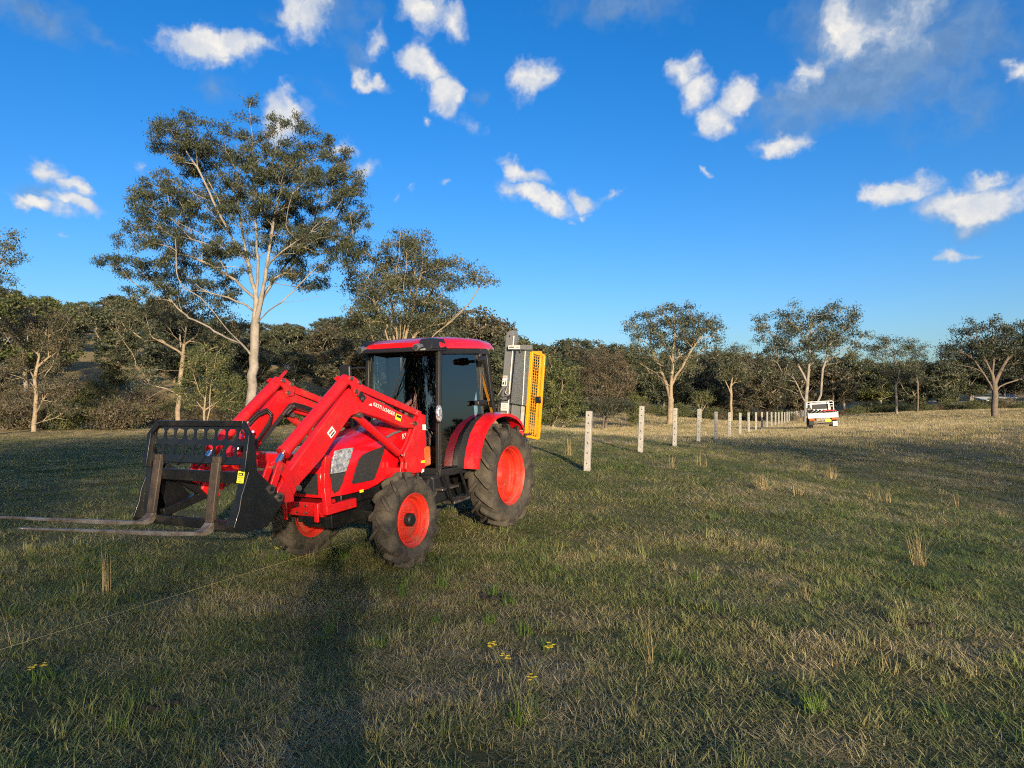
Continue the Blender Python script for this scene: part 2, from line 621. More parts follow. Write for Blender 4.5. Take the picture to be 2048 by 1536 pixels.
# ------------------------------------------------------------------ ground
ctrl = [(0, 0, .06), (0, 3.5, .02), (-2.5, 4, 0), (2.5, 4, .05), (4, 6, .1), (-4, 6, -.05)]
WB, RF, RR = 2.15, .535, .69
for (x, y) in ((0, .72), (0, -.72), (WB, .68), (WB, -.68)):
    q = tw(x, y, .0)
    ctrl.append((q[0], q[1], q[2] - .01))
POSTS = []
base_y = [937, 907, 893, 885.5, 878.5, 874, 871, 867, 863, 859.5, 857, 855, 853, 851, 849.5, 848, 846.5, 845, 843.5, 842, 841, 840, 839, 838, 837.5, 837, 836.5, 836]
for n in range(28):
    D = 4.07 * (3.6 + n)
    q = P(1664 - 1764 / (3.6 + n), base_y[n], D)
    POSTS.append(q)
    if n % 2 == 0 or n < 5:
        ctrl.append(tuple(q))
for px, py, D in ((1650, 856, 43.6), (1900, 846, 50), (2048, 838, 75), (1800, 836, 80), (1900, 826, 125), (1690, 829, 120), (1340, 848, 62), (1150, 862, 46), (1215, 856, 60), (1460, 842, 85),
                  (70, 863, 55), (300, 862, 55), (500, 862, 46), (700, 862, 50), (150, 880, 38), (1990, 818, 110), (1750, 1000, 13.5), (2000, 960, 18), (2000, 1150, 7.8), (1500, 1100, 8.5),
                  (100, 1000, 12.5), (300, 930, 20), (50, 930, 20), (-400, 930, 22), (2500, 930, 22)):
    ctrl.append(tuple(P(px, py, D)))
for a in range(90, 280, 20):
    for D in (18, 60, 200):
        ctrl.append((math.sin(rad(a)) * D, math.cos(rad(a)) * D, 0.0))
ctrl = np.array(ctrl)


def warp(x, y):
    return np.stack([np.arcsinh(np.asarray(x, float) / 9) * 9, np.arcsinh(np.asarray(y, float) / 9) * 9], -1)


def mean_h(x, y):
    r = np.hypot(x, y)
    return -.62 * np.clip((r - 45) / 60, 0, 1) ** 1.0 * (np.asarray(y) > 0)


CW = warp(ctrl[:, 0], ctrl[:, 1])
KL = 5.0
KK = np.exp(-((CW[:, None] - CW[None]) ** 2).sum(-1) / (2 * KL ** 2)) + .004 * np.eye(len(CW))
KW = np.linalg.solve(KK, ctrl[:, 2] - mean_h(ctrl[:, 0], ctrl[:, 1]))


def sstep(t):
    t = np.clip(t, 0, 1)
    return t * t * (3 - 2 * t)


def hill(x, y):
    r = np.hypot(x, y) + 1e-6
    a = np.degrees(np.arctan2(x, y))
    left = sstep((-a + 4) / 22)
    start = 135 - 68 * left
    rise = .07 + .075 * left
    front = sstep((100 - np.abs(a)) / 30)
    t = np.clip(r - start, 0, None)
    return front * np.minimum(rise * t * sstep(t / 25), 9 + 7 * left + .012 * t)


def gh(x, y):
    x, y = np.atleast_1d(np.asarray(x, float)), np.atleast_1d(np.asarray(y, float))
    W_ = warp(x, y)
    out = np.empty(len(x))
    for i in range(0, len(x), 20000):
        k = np.exp(-((W_[i:i + 20000, None] - CW[None]) ** 2).sum(-1) / (2 * KL ** 2))
        out[i:i + 20000] = k @ KW
    lump = .02 * np.sin(x * 1.7 + y * .6) * np.cos(y * 1.3 - x * .4) + .012 * np.sin(3.9 * x + 1.2) * np.sin(3.3 * y)
    lump *= np.clip(np.hypot(x - TT[0] + .5, y - TT[1] + 1) / 3 - .5, 0, 1)
    return out + mean_h(x, y) + hill(x, y) + lump


def g1(x, y):
    return float(gh([x], [y])[0])


def axis(lo, hi, s0, n):
    t = np.linspace(np.arcsinh(lo / s0), np.arcsinh(hi / s0), n)
    return np.sinh(t) * s0


gx, gy = axis(-900, 900, 6, 300), axis(-500, 1500, 7, 320)
XX, YY = np.meshgrid(gx, gy)
ZZ = gh(XX.ravel(), YY.ravel())
nx, ny = len(gx), len(gy)
idx = np.arange(nx * ny).reshape(ny, nx)
quads = np.stack([idx[:-1, :-1], idx[:-1, 1:], idx[1:, 1:], idx[1:, :-1]], -1).reshape(-1, 4)


def ground_mat():
    m = bpy.data.materials.new('pasture_ground')
    m.use_nodes = True
    nt, lk = m.node_tree.nodes, m.node_tree.links
    b = nt['Principled BSDF']
    b.inputs['Roughness'].default_value = .95
    b.inputs['Specular IOR Level'].default_value = .1
    g = nt.new('ShaderNodeNewGeometry')
    n1 = N(nt, 'ShaderNodeTexNoise', i_Scale=.16, i_Detail=6.0, i_Roughness=.6)
    n2_ = N(nt, 'ShaderNodeTexNoise', i_Scale=2.6, i_Detail=8.0, i_Roughness=.75)
    n3 = N(nt, 'ShaderNodeTexNoise', i_Scale=28, i_Detail=8.0, i_Roughness=.8)
    for n in (n1, n2_, n3):
        lk.new(g.outputs['Position'], n.inputs['Vector'])
    # far pasture is drier: straw fraction grows with the place's own distance along the slope
    sx = nt.new('ShaderNodeSeparateXYZ')
    lk.new(g.outputs['Position'], sx.inputs[0])
    yy = M(nt, lk, 'ADD', sx.outputs[1], M(nt, lk, 'MULTIPLY', sx.outputs[0], .45))
    dry = N(nt, 'ShaderNodeMapRange', interpolation_type='SMOOTHSTEP')
    dry.inputs['From Min'].default_value = 8
    dry.inputs['From Max'].default_value = 46
    lk.new(yy, dry.inputs[0])
    s = M(nt, lk, 'ADD', M(nt, lk, 'MULTIPLY', n2_.outputs['Fac'], .55), M(nt, lk, 'MULTIPLY', n1.outputs['Fac'], .45))
    s = M(nt, lk, 'ADD', M(nt, lk, 'ADD', s, M(nt, lk, 'MULTIPLY', n3.outputs['Fac'], .35)), M(nt, lk, 'MULTIPLY', dry.outputs[0], .40))
    s = M(nt, lk, 'SUBTRACT', s, .22)
    r = nt.new('ShaderNodeValToRGB')
    cs = [(.22, (.040, .046, .022)), (.42, (.095, .102, .046)), (.6, (.18, .165, .08)), (.78, (.24, .19, .09)), (.95, (.38, .29, .15))]
    while len(r.color_ramp.elements) < len(cs):
        r.color_ramp.elements.new(.5)
    for e, (p, c) in zip(r.color_ramp.elements, cs):
        e.position, e.color = p, (*c, 1)
    lk.new(s, r.inputs[0])
    lk.new(r.outputs[0], b.inputs['Base Color'])
    bn = N(nt, 'ShaderNodeBump', i_Strength=.9, i_Distance=.06)
    hsum = M(nt, lk, 'ADD', M(nt, lk, 'MULTIPLY', n3.outputs['Fac'], .6), n2_.outputs['Fac'])
    lk.new(hsum, bn.inputs['Height'])
    lk.new(bn.outputs[0], b.inputs['Normal'])
    return m


GROUND = ground_mat()
ground = link('ground', np_mesh('ground', np.stack([XX.ravel(), YY.ravel(), ZZ], -1), quads, GROUND, smooth=True))
ground['kind'] = 'structure'


# ------------------------------------------------------------------ tractor
def bp(px, py, ax, val):
    """tractor-frame point on the plane (axis ax = val) that the photo shows at a pixel"""
    o = TR.T @ (CAM - TT)
    d = TR.T @ ray(px, py)
    return o + d * (val - o[ax]) / d[ax]


def side(pts, y):
    return [(float(q[0]), float(q[2])) for q in (bp(a, b, 1, y) for a, b in pts)]


tractor = thing('tractor', 'red cab tractor with front loader and orange-red wheel rims standing on the pasture', 'tractor', TMAT)


def make_wheel(name, R, w, rr, centre, sgn, nl, hub):
    lift = .058
    rb = R - lift
    prof = [(-.36, rr - .008), (-.43, rr + .03), (-.49, rr * .55 + rb * .45), (-.48, rb - .07), (-.44, rb - .025), (-.36, rb - .006), (-.2, rb + .002), (0, rb + .006),
            (.2, rb + .002), (.36, rb - .006), (.44, rb - .025), (.48, rb - .07), (.49, rr * .55 + rb * .45), (.43, rr + .03), (.36, rr - .008)]
    tb = MB().lathe([(y * w, r) for y, r in prof], 64)
    for i in range(nl):
        for s in (-1, 1):
            a0 = 2 * math.pi * (i + (.5 if s > 0 else 0)) / nl
            path = []
            for t in (0, .28, .56, .82, 1.0, 1.1):
                y = s * w * (-.03 + .50 * min(t, 1.04))
                ang = a0 - t * .50 * w / R * 1.05 * (1 if sgn > 0 else -1)
                ro = R - .006 * t if t < .9 else (R - .022 if t < 1.05 else rb - .055)
                ri = (rb - .01) if t < .9 else rb - .09
                path.append((y, ang, ro, ri))
            hw = .022 * R / .5
            vs = []
            for (y, ang, ro, ri) in path:
                for da, r in ((-1.25, ri), (-.8, ro), (.8, ro), (1.25, ri)):
                    aa = ang + da * hw / R
                    vs.append((r * math.cos(aa), y, r * math.sin(aa)))
            fs = [(0, 1, 2, 3), (len(vs) - 1, len(vs) - 2, len(vs) - 3, len(vs) - 4)]
            for k in range(len(path) - 1):
                for q in range(3):
                    fs.append((k * 4 + q, k * 4 + q + 1, k * 4 + q + 5, k * 4 + q + 4))
            tb.add(vs, fs)
    we = bpy.data.objects.new(name, None)
    COL.objects.link(we)
    we.parent = tractor
    we.location = centre
    if sgn < 0:
        we.rotation_euler = (0, 0, math.pi)
    tb.obj('tyre', RUBBER, we, 40)
    yd = (-.02 if hub == 'front' else -.14) * w
    f = [(.36 * w - .01, rr - .03), (.36 * w + .012, rr - .004), (.36 * w + .016, rr - .012), (.36 * w, rr - .022), (.26 * w, rr - .026), (.23 * w, rr - .048), (.10 * w, rr - .056),
         (.06 * w, rr - .048), (-.02 * w, rr - .050), (yd, rr - .062)]
    if hub == 'front':
        f += [(yd + .004, rr - .085), (yd + .03, rr * .60), (yd + .034, rr * .48), (yd + .028, .07), (yd + .028, .0)]
    else:
        f += [(yd + .006, rr - .09), (yd + .012, rr * .66), (yd + .05, rr * .50), (yd + .055, rr * .34), (yd + .10, .085), (yd + .105, .0)]
    rb_ = MB().lathe(f, 64)
    rb_.lathe([(-.05 * w, rr - .058), (-.2 * w, rr - .056), (-.36 * w - .008, rr - .004), (-.36 * w, rr - .03)], 64)
    rim = rb_.obj('rim', RIM, we, 32)
    hb = MB()
    if hub == 'front':
        hb.lathe([(yd + .02, .075), (yd + .085, .072), (yd + .10, .055), (yd + .102, 0)], 24)
        hb.obj('hub_cap', BLACKP, we, 35)
    for i in range(8):
        a = 2 * math.pi * (i + .3) / 8
        r_ = rr * (.40 if hub == 'front' else .42)
        b = MB().rod((r_ * math.cos(a), yd + .02, r_ * math.sin(a)), (r_ * math.cos(a), yd + (.055 if hub == 'front' else .075), r_ * math.sin(a)), .014, n=6)
        b.obj('wheel_nut', RIM, we, 35)
    return we


make_wheel('front_wheel', .525, .27, .303, (WB, .733, .497), 1, 14, 'front')
make_wheel('front_wheel', .525, .27, .303, (WB, -.733, .497), -1, 14, 'front')
make_wheel('rear_wheel', .70, .38, .405, (0, .772, .675), 1, 16, 'rear')
make_wheel('rear_wheel', .70, .38, .405, (0, -.772, .675), -1, 16, 'rear')

# chassis
b = MB().box(-.35, 1.0, -.24, .24, .42, 1.0).box(1.0, 2.75, -.2, .2, .48, .92).box(1.3, 2.7, -.3, .3, .72, .84)
b.rod((0, -.6, .675), (0, .6, .675), .12, n=16)
b.obj('chassis', BLACKS, tractor, bevel=.01)
b = MB().box(WB - .09, WB + .09, -.52, .52, .42, .58).rod((WB, -.62, .5), (WB, -.5, .5), .15, n=16).rod((WB, .5, .5), (WB, .62, .5), .15, n=16)
b.rod((WB - .16, -.5, .50), (WB - .16, .5, .50), .028).rod((WB - .2, -.2, .56), (WB - .2, .2, .56), .045)
b.box(1.9, 2.9, -.14, .14, .56, .74)
b.obj('front_axle', BLACKS, tractor, bevel=.01)
b = MB().prism([(2.72, .80), (2.98, .80), (2.98, .72), (2.93, .64), (2.72, .64)], -.24, .24)
b.box(2.985, 3.005, .19, .25, .60, .80).box(2.985, 3.005, -.25, -.19, .60, .80)
wbk = b.obj('weight_bracket', RED2, tractor, bevel=.008)
for y in (-.06, .06):
    for z in (.69, .76):
        MB().disc((2.98, y, z), (1, 0, 0), .014, .012, 8).obj('bolt_head', STEEL, wbk)

# hood as a lofted shell
xs = np.linspace(1.40, 2.93, 34)
zt = np.interp(xs, [1.40, 1.9, 2.4, 2.62, 2.76, 2.86, 2.93], [1.575, 1.51, 1.435, 1.395, 1.35, 1.28, 1.16])
hw = np.interp(xs, [1.40, 2.45, 2.62, 2.76, 2.86, 2.93], [.352, .36, .352, .325, .285, .235])
zb = np.interp(xs, [1.40, 1.64, 1.72, 1.82, 2.0, 2.15, 2.33, 2.93], [1.27, 1.22, 1.10, .985, .915, .872, .846, .845])
sec = [(-1, None), (-1, .27), (-.985, .19), (-.93, .115), (-.80, .055), (-.55, .018), (-.25, .003), (0, 0)]
sec = sec + [(-a, d) for a, d in sec[-2::-1]]
b = MB()
vs = []
for i, x in enumerate(xs):
    for a, d in sec:
        vs.append((x, a * hw[i], zb[i] if d is None else zt[i] - d * (1 if i < 30 else .6)))
k = len(sec)
fs = [(i * k + j, i * k + j + 1, (i + 1) * k + j + 1, (i + 1) * k + j) for i in range(len(xs) - 1) for j in range(k - 1)]
fs.append(tuple((len(xs) - 1) * k + j for j in range(k)))
fs.append(tuple(range(k - 1, -1, -1)))
b.add(vs, fs)
hood = b.obj('hood', RED, tractor, 38)
for s in (1, -1):
    # lamp, lamp surround, side screen: each stands proud of the hood skin
    def proud(pts, ys, th, name, mat, lab=None, bev=.004):
        q = [Vector(bp(px, py, 1, y)) for (px, py), y in zip(pts, ys)]
        q = [Vector((v.x, v.y * s, v.z)) for v in q]
        if s < 0:
            q = q[::-1]
        m = MB().ngon(q, th)
        return m.obj(name, mat, hood, 30, bev, lab)
    proud([(668, 902), (686, 897), (705, 895), (698, 920), (690, 943), (674, 946), (660, 948), (662, 925)][::-1], [.335, .350, .364, .366, .368, .352, .338, .336][::-1], .02, 'headlight', LENS)
    proud([(660, 949), (674, 947), (690, 944), (684, 966), (676, 981), (668, 986), (664, 980)][::-1], [.338, .352, .368, .368, .366, .352, .344][::-1], .012, 'headlight_surround', DARKMESH)
    proud([(703, 964), (710, 940), (718, 917), (727, 908), (748, 899), (770, 892), (760, 925), (749, 955), (745, 960), (726, 964), (706, 968)][::-1], [.362] * 11, .010, 'side_screen', DARKMESH)
    proud([(771, 873), (786, 864), (802, 860), (803, 863), (788, 868), (774, 876)][::-1], [.362] * 6, .006, 'trim_strip', GREYD, bev=0)
b = MB().ngon([(2.935, -.20, .88), (2.935, .20, .88), (2.935, .20, 1.10), (2.935, -.20, 1.10)], .012)
for i in range(7):
    b.box(2.945, 2.958, -.19, .19, .90 + i * .028, .912 + i * .028)
b.obj('front_grille', DARKMESH, hood, 30)
text('brand_lettering', 'KIOTI', .095, WHITEM, hood, frame((1.545, .362, 1.365), (-1, 0, .06), (0, 0, 1)), sx=.95)
b = MB()
q = bp(724, 1003, 1, .362)
b.box(q[0] - .03, q[0] + .03, .3605, .364, q[2] + .10, q[2] + .13)
b.obj('small_decal', STICK, hood)
# red guard bars in front of the nose
for s in (1, -1):
    q = [bp(px, py, 0, 3.03) for px, py in ((653, 912), (651, 945), (651, 975), (655, 1012))]
    m = MB()
    for a_, c_ in zip(q[:-1], q[1:]):
        m.bar((a_[0], s * a_[1], a_[2]), (c_[0], s * c_[1], c_[2] - .004), .05, .085, up=(1, 0, 0))
    m.box(2.60, 3.06, s * .395 - .03, s * .395 + .03, .70, .80)
    m.obj('hood_guard', RED2, tractor, bevel=.006)

# ---- cab
AT, AB_, BT, BB, CT, CB = (1.08, .545, 2.40), (1.225, .57, .88), (.30, .665, 2.38), (.31, .675, .95), (-.02, .585, 2.38), (-.17, .585, 1.48)


def mir(p, s):
    return Vector((p[0], p[1] * s, p[2]))


b = MB()
for s in (1, -1):
    b.bar(mir(AT, s), mir(AB_, s), .055, .075, up=(1, 0, 0))
    b.bar(mir(BT, s), mir(BB, s), .045, .06, up=(1, 0, 0))
    b.bar(mir(CT, s), mir(CB, s), .05, .06, up=(1, 0, 0))
    b.bar(mir((1.08, .545, 2.375), s), mir((.30, .665, 2.36), s), .05, .07)
    b.bar(mir((.30, .665, 2.36), s), mir((-.02, .585, 2.36), s), .05, .07)
    b.bar(mir((.31, .675, 1.49), s), mir((-.17, .585, 1.49), s), .045, .06)
    b.bar(mir((1.24, .57, .87), s), mir((.62, .64, .85), s), .06, .09)
b.box(-.05, .0, -.58, .58, 2.33, 2.39).box(-.2, -.15, -.58, .58, 1.45, 1.53).box(1.03, 1.09, -.54, .54, 2.33, 2.40)
b.box(1.2, 1.26, -.57, .57, .84, .93)
b.box(-.15, 1.2, -.52, .52, .82, .90)
cabf = b.obj('cab_frame', BLACKP, tractor, bevel=.008)
b = MB().ngon([mir(AT, -1), mir(AT, 1), (1.235, .575, .95), (1.235, -.575, .95)], .006)
# curved windscreen: replace the flat sheet by a bowed grid
b = MB()
vs, fs = [], []
for i in range(9):
    t = i / 8
    for j in range(11):
        u = j / 10 * 2 - 1
        z = 2.36 + (.96 - 2.36) * t
        x = 1.075 + .145 * t + .07 * (1 - u * u)
        vs.append((x, (.53 + .03 * t) * u, z))
for i in range(8):
    for j in range(10):
        fs.append((i * 11 + j, i * 11 + j + 1, (i + 1) * 11 + j + 1, (i + 1) * 11 + j))
b.add(vs, fs).obj('windscreen', CABGLASS, tractor, 60)
wiper = MB().rod((1.2, .12, 2.30), (1.235, -.1, 1.75), .008).rod((1.23, .02, 1.95), (1.24, -.22, 1.6), .006).obj('windscreen_wiper', BLACKP, tractor)
for s in (1, -1):
    d = MB().ngon([mir((1.09, .515, 2.34), s), mir((1.225, .588, .95), s), mir((.64, .65, .91), s), mir((.52, .665, 1.12), s), mir((.335, .69, 1.5), s), mir((.325, .645, 2.33), s)], .006)
    door = d.obj('cab_door', CABGLASS, tractor, 30)
    m = MB()
    loop = [(1.085, .565, 2.345), (1.225, .593, .94), (.63, .655, .90), (.50, .67, 1.12), (.32, .695, 1.5), (.315, .69, 2.34)]
    m.tube([mir(p_, s) for p_ in loop + loop[:1]], .014, 6)
    m.obj('door_frame', BLACKP, door)
    m = MB().box(.30, .52, min(s * .69, s * .76), max(s * .69, s * .76), 1.655, 1.72)
    m.obj('door_handle', BLACKP, door, bevel=.015)
    m = MB().ngon([mir((.27, .632, 2.33), s), mir((.28, .685, 1.52), s), mir((-.14, .60, 1.52), s), mir((.0, .555, 2.33), s)], .006)
    m.obj('rear_quarter_glass', CABGLASS, tractor, 30)
    m = MB().rod(mir((.33, .70, 2.24), s), mir((.42, .78, 2.245), s), .02)
    m.tube([mir((.40, .76, 2.25), s), mir((.46, .80, 2.25), s), mir((.56, .83, 2.255), s), mir((.60, .83, 2.25), s)], [.045, .055, .04, .02], 10)
    m.obj('side_work_lamp', BLACKP, tractor, 50)
MB().ngon([(-.17, -.56, 1.53), (-.17, .56, 1.53), (-.04, .57, 2.33), (-.04, -.57, 2.33)], .006).obj('rear_window', CABGLASS, tractor)
# roof
xr = np.array([-.29, -.24, -.1, .2, .6, .9, 1.12, 1.24, 1.32])
b = MB()
vs = []
secr = [(-1, 0), (-1.0, .3), (-.96, .62), (-.86, .85), (-.6, .97), (-.3, 1), (0, 1.01), (.3, 1), (.6, .97), (.86, .85), (.96, .62), (1.0, .3), (1, 0)]
wr = np.interp(xr, [-.29, -.1, .5, 1.12, 1.24, 1.32], [.56, .64, .65, .60, .46, .42])
hr = np.interp(xr, [-.29, -.24, -.1, .2, .6, .9, 1.2, 1.32], [.055, .085, .125, .155, .165, .155, .125, .085])
for i, x in enumerate(xr):
    for a, h in secr:
        vs.append((x, a * wr[i], 2.405 + h * hr[i] - .012 * (x < .1) * (.1 - x) * 3))
k = len(secr)
fs = [(i * k + j, i * k + j + 1, (i + 1) * k + j + 1, (i + 1) * k + j) for i in range(len(xr) - 1) for j in range(k - 1)]
fs += [tuple(range(k - 1, -1, -1)), tuple((len(xr) - 1) * k + j for j in range(k))]
fs += [(i * k, (i + 1) * k, (i + 1) * k + k - 1, i * k + k - 1) for i in range(len(xr) - 1)]
roof = b.add(vs, fs).obj('cab_roof', RED, tractor, 45)
# black visor over the windscreen, wrapping round the front corners
b = MB()
vs = []
xv = [1.0, 1.12, 1.25, 1.36, 1.40]
wv = [.615, .60, .575, .54, .49]
hv = [.045, .05, .05, .045, .03]
for x, w_, h_ in zip(xv, wv, hv):
    vs += [(x, -w_, 2.375), (x, -w_ * .98, 2.375 + h_), (x, -w_ * .8, 2.385 + h_), (x, w_ * .8, 2.385 + h_), (x, w_ * .98, 2.375 + h_), (x, w_, 2.375)]
fs = [(i * 6 + j, i * 6 + (j + 1) % 6, (i + 1) * 6 + (j + 1) % 6, (i + 1) * 6 + j) for i in range(4) for j in range(6)] + [(5, 4, 3, 2, 1, 0), tuple(range(24, 30))]
b.add(vs, fs)
for s in (1, -1):
    b.hexa([(1.0, s * .62, 2.40), (1.30, s * .58, 2.40), (1.34, s * .36, 2.42), (1.0, s * .36, 2.42), (1.02, s * .59, 2.52), (1.22, s * .55, 2.515), (1.25, s * .40, 2.53), (1.02, s * .40, 2.55)])
b.obj('roof_visor', BLACKP, roof, 30, .01)
for s in (1, -1):
    m = MB().tube([(1.27, s * .43, 2.425), (1.36, s * .43, 2.425), (1.42, s * .43, 2.42)], [.035, .048, .042], 12)
    lamp = m.obj('roof_work_lamp', GREYD, roof, 50)
    MB().disc((1.42, s * .43, 2.42), (1, 0, -.03), .034, .006, 16).obj('lens', DARKMESH, lamp)
# inside
b = MB().box(.25, .72, -.24, .24, 1.15, 1.30).box(.12, .27, -.24, .24, 1.28, 1.82).box(.3, .65, -.2, .2, .9, 1.15).box(.15, .25, -.14, .14, 1.82, 2.02)
b.obj('driver_seat', SEATM, tractor, bevel=.04)
b = MB()
ring = [(1.0 + .19 * math.cos(a) * .62, .19 * math.sin(a), 1.52 - .19 * math.cos(a) * .78 * -1 * .55) for a in np.linspace(0, 2 * math.pi, 25)]
b.tube(ring, .014, 8)
b.rod((1.12, 0, 1.42), (1.0, 0, 1.52), .03).bar((1.0, -.18, 1.52), (1.0, .18, 1.52), .02, .03)
b.obj('steering_wheel', BLACKP, tractor)
b = MB().hexa([(1.02, -.26, .9), (1.18, -.3, .9), (1.18, .3, .9), (1.02, .26, .9), (1.06, -.2, 1.46), (1.18, -.24, 1.38), (1.18, .24, 1.38), (1.06, .2, 1.46)])
b.box(.2, .9, -.52, -.30, .9, 1.28).box(.0, .6, .32, .50, .9, 1.2)
b.obj('console', SEATM, tractor, bevel=.03)
# fenders
path = [(-.44, 1.26), (-.34, 1.38), (-.2, 1.46), (-.02, 1.515), (.16, 1.535), (.36, 1.52), (.56, 1.435), (.72, 1.30), (.83, 1.12), (.88, .98), (.895, .885)]
for s in (1, -1):
    def strip(y0, y1, dz0, dz1, th=.02, drop=0):
        m = MB()
        vs = []
        for x, z in path:
            d = Vector((x - .1, 0, z - .75)).normalized()
            for y, dz in ((y0, dz0), ((y0 + y1) / 2, (dz0 + dz1) / 2 + .006), (y1, dz1)):
                vs.append((x + d.x * dz, s * y, z + d.z * dz))
            vs.append((x - d.x * (th + drop), s * y1, z - d.z * (th + drop)))
            vs.append((x - d.x * th, s * (y1 - .02), z - d.z * th))
            vs.append((x - d.x * th, s * y0, z - d.z * th))
        n = len(path)
        fs = [(i * 6 + j, i * 6 + (j + 1) % 6, (i + 1) * 6 + (j + 1) % 6, (i + 1) * 6 + j) for i in range(n - 1) for j in range(6)]
        fs += [(0, 1, 2, 3, 4, 5), tuple((n - 1) * 6 + j for j in (5, 4, 3, 2, 1, 0))]
        return m.add(vs, fs)
    fen = strip(.735, .935, .01, -.006, .015, .03).obj('rear_fender', RED, tractor, 40)
    strip(.555, .73, .0, .006, .015).obj('inner_fender', BLACKP, fen, 40)
    MB().box(-.47, -.44, min(s * .8, s * .9), max(s * .8, s * .9), 1.16, 1.24).obj('tail_lamp', STICKR, fen, bevel=.006)
# entry step on both sides
for s in (1, -1):
    m = MB()
    q = [bp(px, py, 1, .78) for px, py in ((888, 950), (906, 1006), (938, 994), (921, 944))]
    q = [Vector((a_[0], s * a_[1], a_[2])) for a_ in q]
    m.tube([q[0], q[1]], .018, 8).tube([q[3], q[2]], .018, 8)
    stp = m.obj('entry_step', BLACKS, tractor)
    mm = MB().bar(q[1] + Vector((0, -s * .06, 0)), q[2] + Vector((0, -s * .06, 0)), .16, .03)
    mm.obj('step_tread', STEEL, stp, bevel=.004)
    mm = MB().bar(q[0] * .45 + q[1] * .55 - Vector((0, s * .16, 0)), q[3] * .45 + q[2] * .55 - Vector((0, s * .16, 0)), .14, .025)
    mm.obj('step_tread', STEEL, stp, bevel=.004)
    MB().box(.98, 1.38, min(s * .36, s * .58), max(s * .36, s * .58), .5, .86).obj('fuel_tank', BLACKP, tractor, bevel=.04)
    MB().box(1.42, 1.62, min(s * .36, s * .62), max(s * .36, s * .62), .47, .84).obj('battery_box', BLACKP, tractor, bevel=.02)
b = MB().box(1.33, 1.47, .40, .54, .98, 1.22)
fb = b.obj('filter_housing', AMBER, tractor, bevel=.02)
MB().rod((1.40, .47, 1.222), (1.40, .47, 1.33), .05, n=14).obj('filter_cap', BLACKP, fb)
# oval side indicator on the pillar, mirror on the far side
q = bp(878, 827, 1, .66)
b = MB()
for i, (dx, sc) in enumerate(((0, .85), (.02, 1), (.03, .6))):
    pass
ov = [(q[0] + .045 * math.cos(a), q[2] + .10 * math.sin(a)) for a in np.linspace(0, 2 * math.pi, 20, endpoint=False)]
b.prism(ov, .635, .685)
ind = b.obj('indicator_lamp', LENS, tractor, 30, .012)
MB().bar((q[0] - .02, .64, q[2] - .02), (q[0] - .12, .58, q[2] - .02), .03, .03).obj('lamp_bracket', BLACKP, ind)
b = MB().tube([(1.13, -.56, 1.95), (1.16, -.75, 2.0), (1.16, -.93, 2.02), (1.16, -.95, 2.18), (1.16, -.75, 2.2), (1.12, -.56, 2.2)], .012, 8)
mirr = b.obj('mirror_arm', BLACKP, tractor)
MB().box(1.14, 1.19, -.98, -.80, 2.0, 2.24).obj('mirror_head', BLACKP, mirr, bevel=.02)
b = MB().rod((1.62, -.42, 1.1), (1.62, -.42, 1.9), .035, n=14).rod((1.62, -.42, 1.2), (1.62, -.42, 1.7), .06, n=14)
b.obj('exhaust_pipe', BLACKS, tractor)
for s in (1, -1):
    MB().bar((-.25, s * .36, .55), (-1.02, s * .40, .52), .05, .08).obj('lower_link', BLACKS, tractor, bevel=.006)
MB().bar((-.3, 0, 1.02), (-1.0, 0, 1.02), .05, .05).obj('top_link', BLACKS, tractor, bevel=.006)

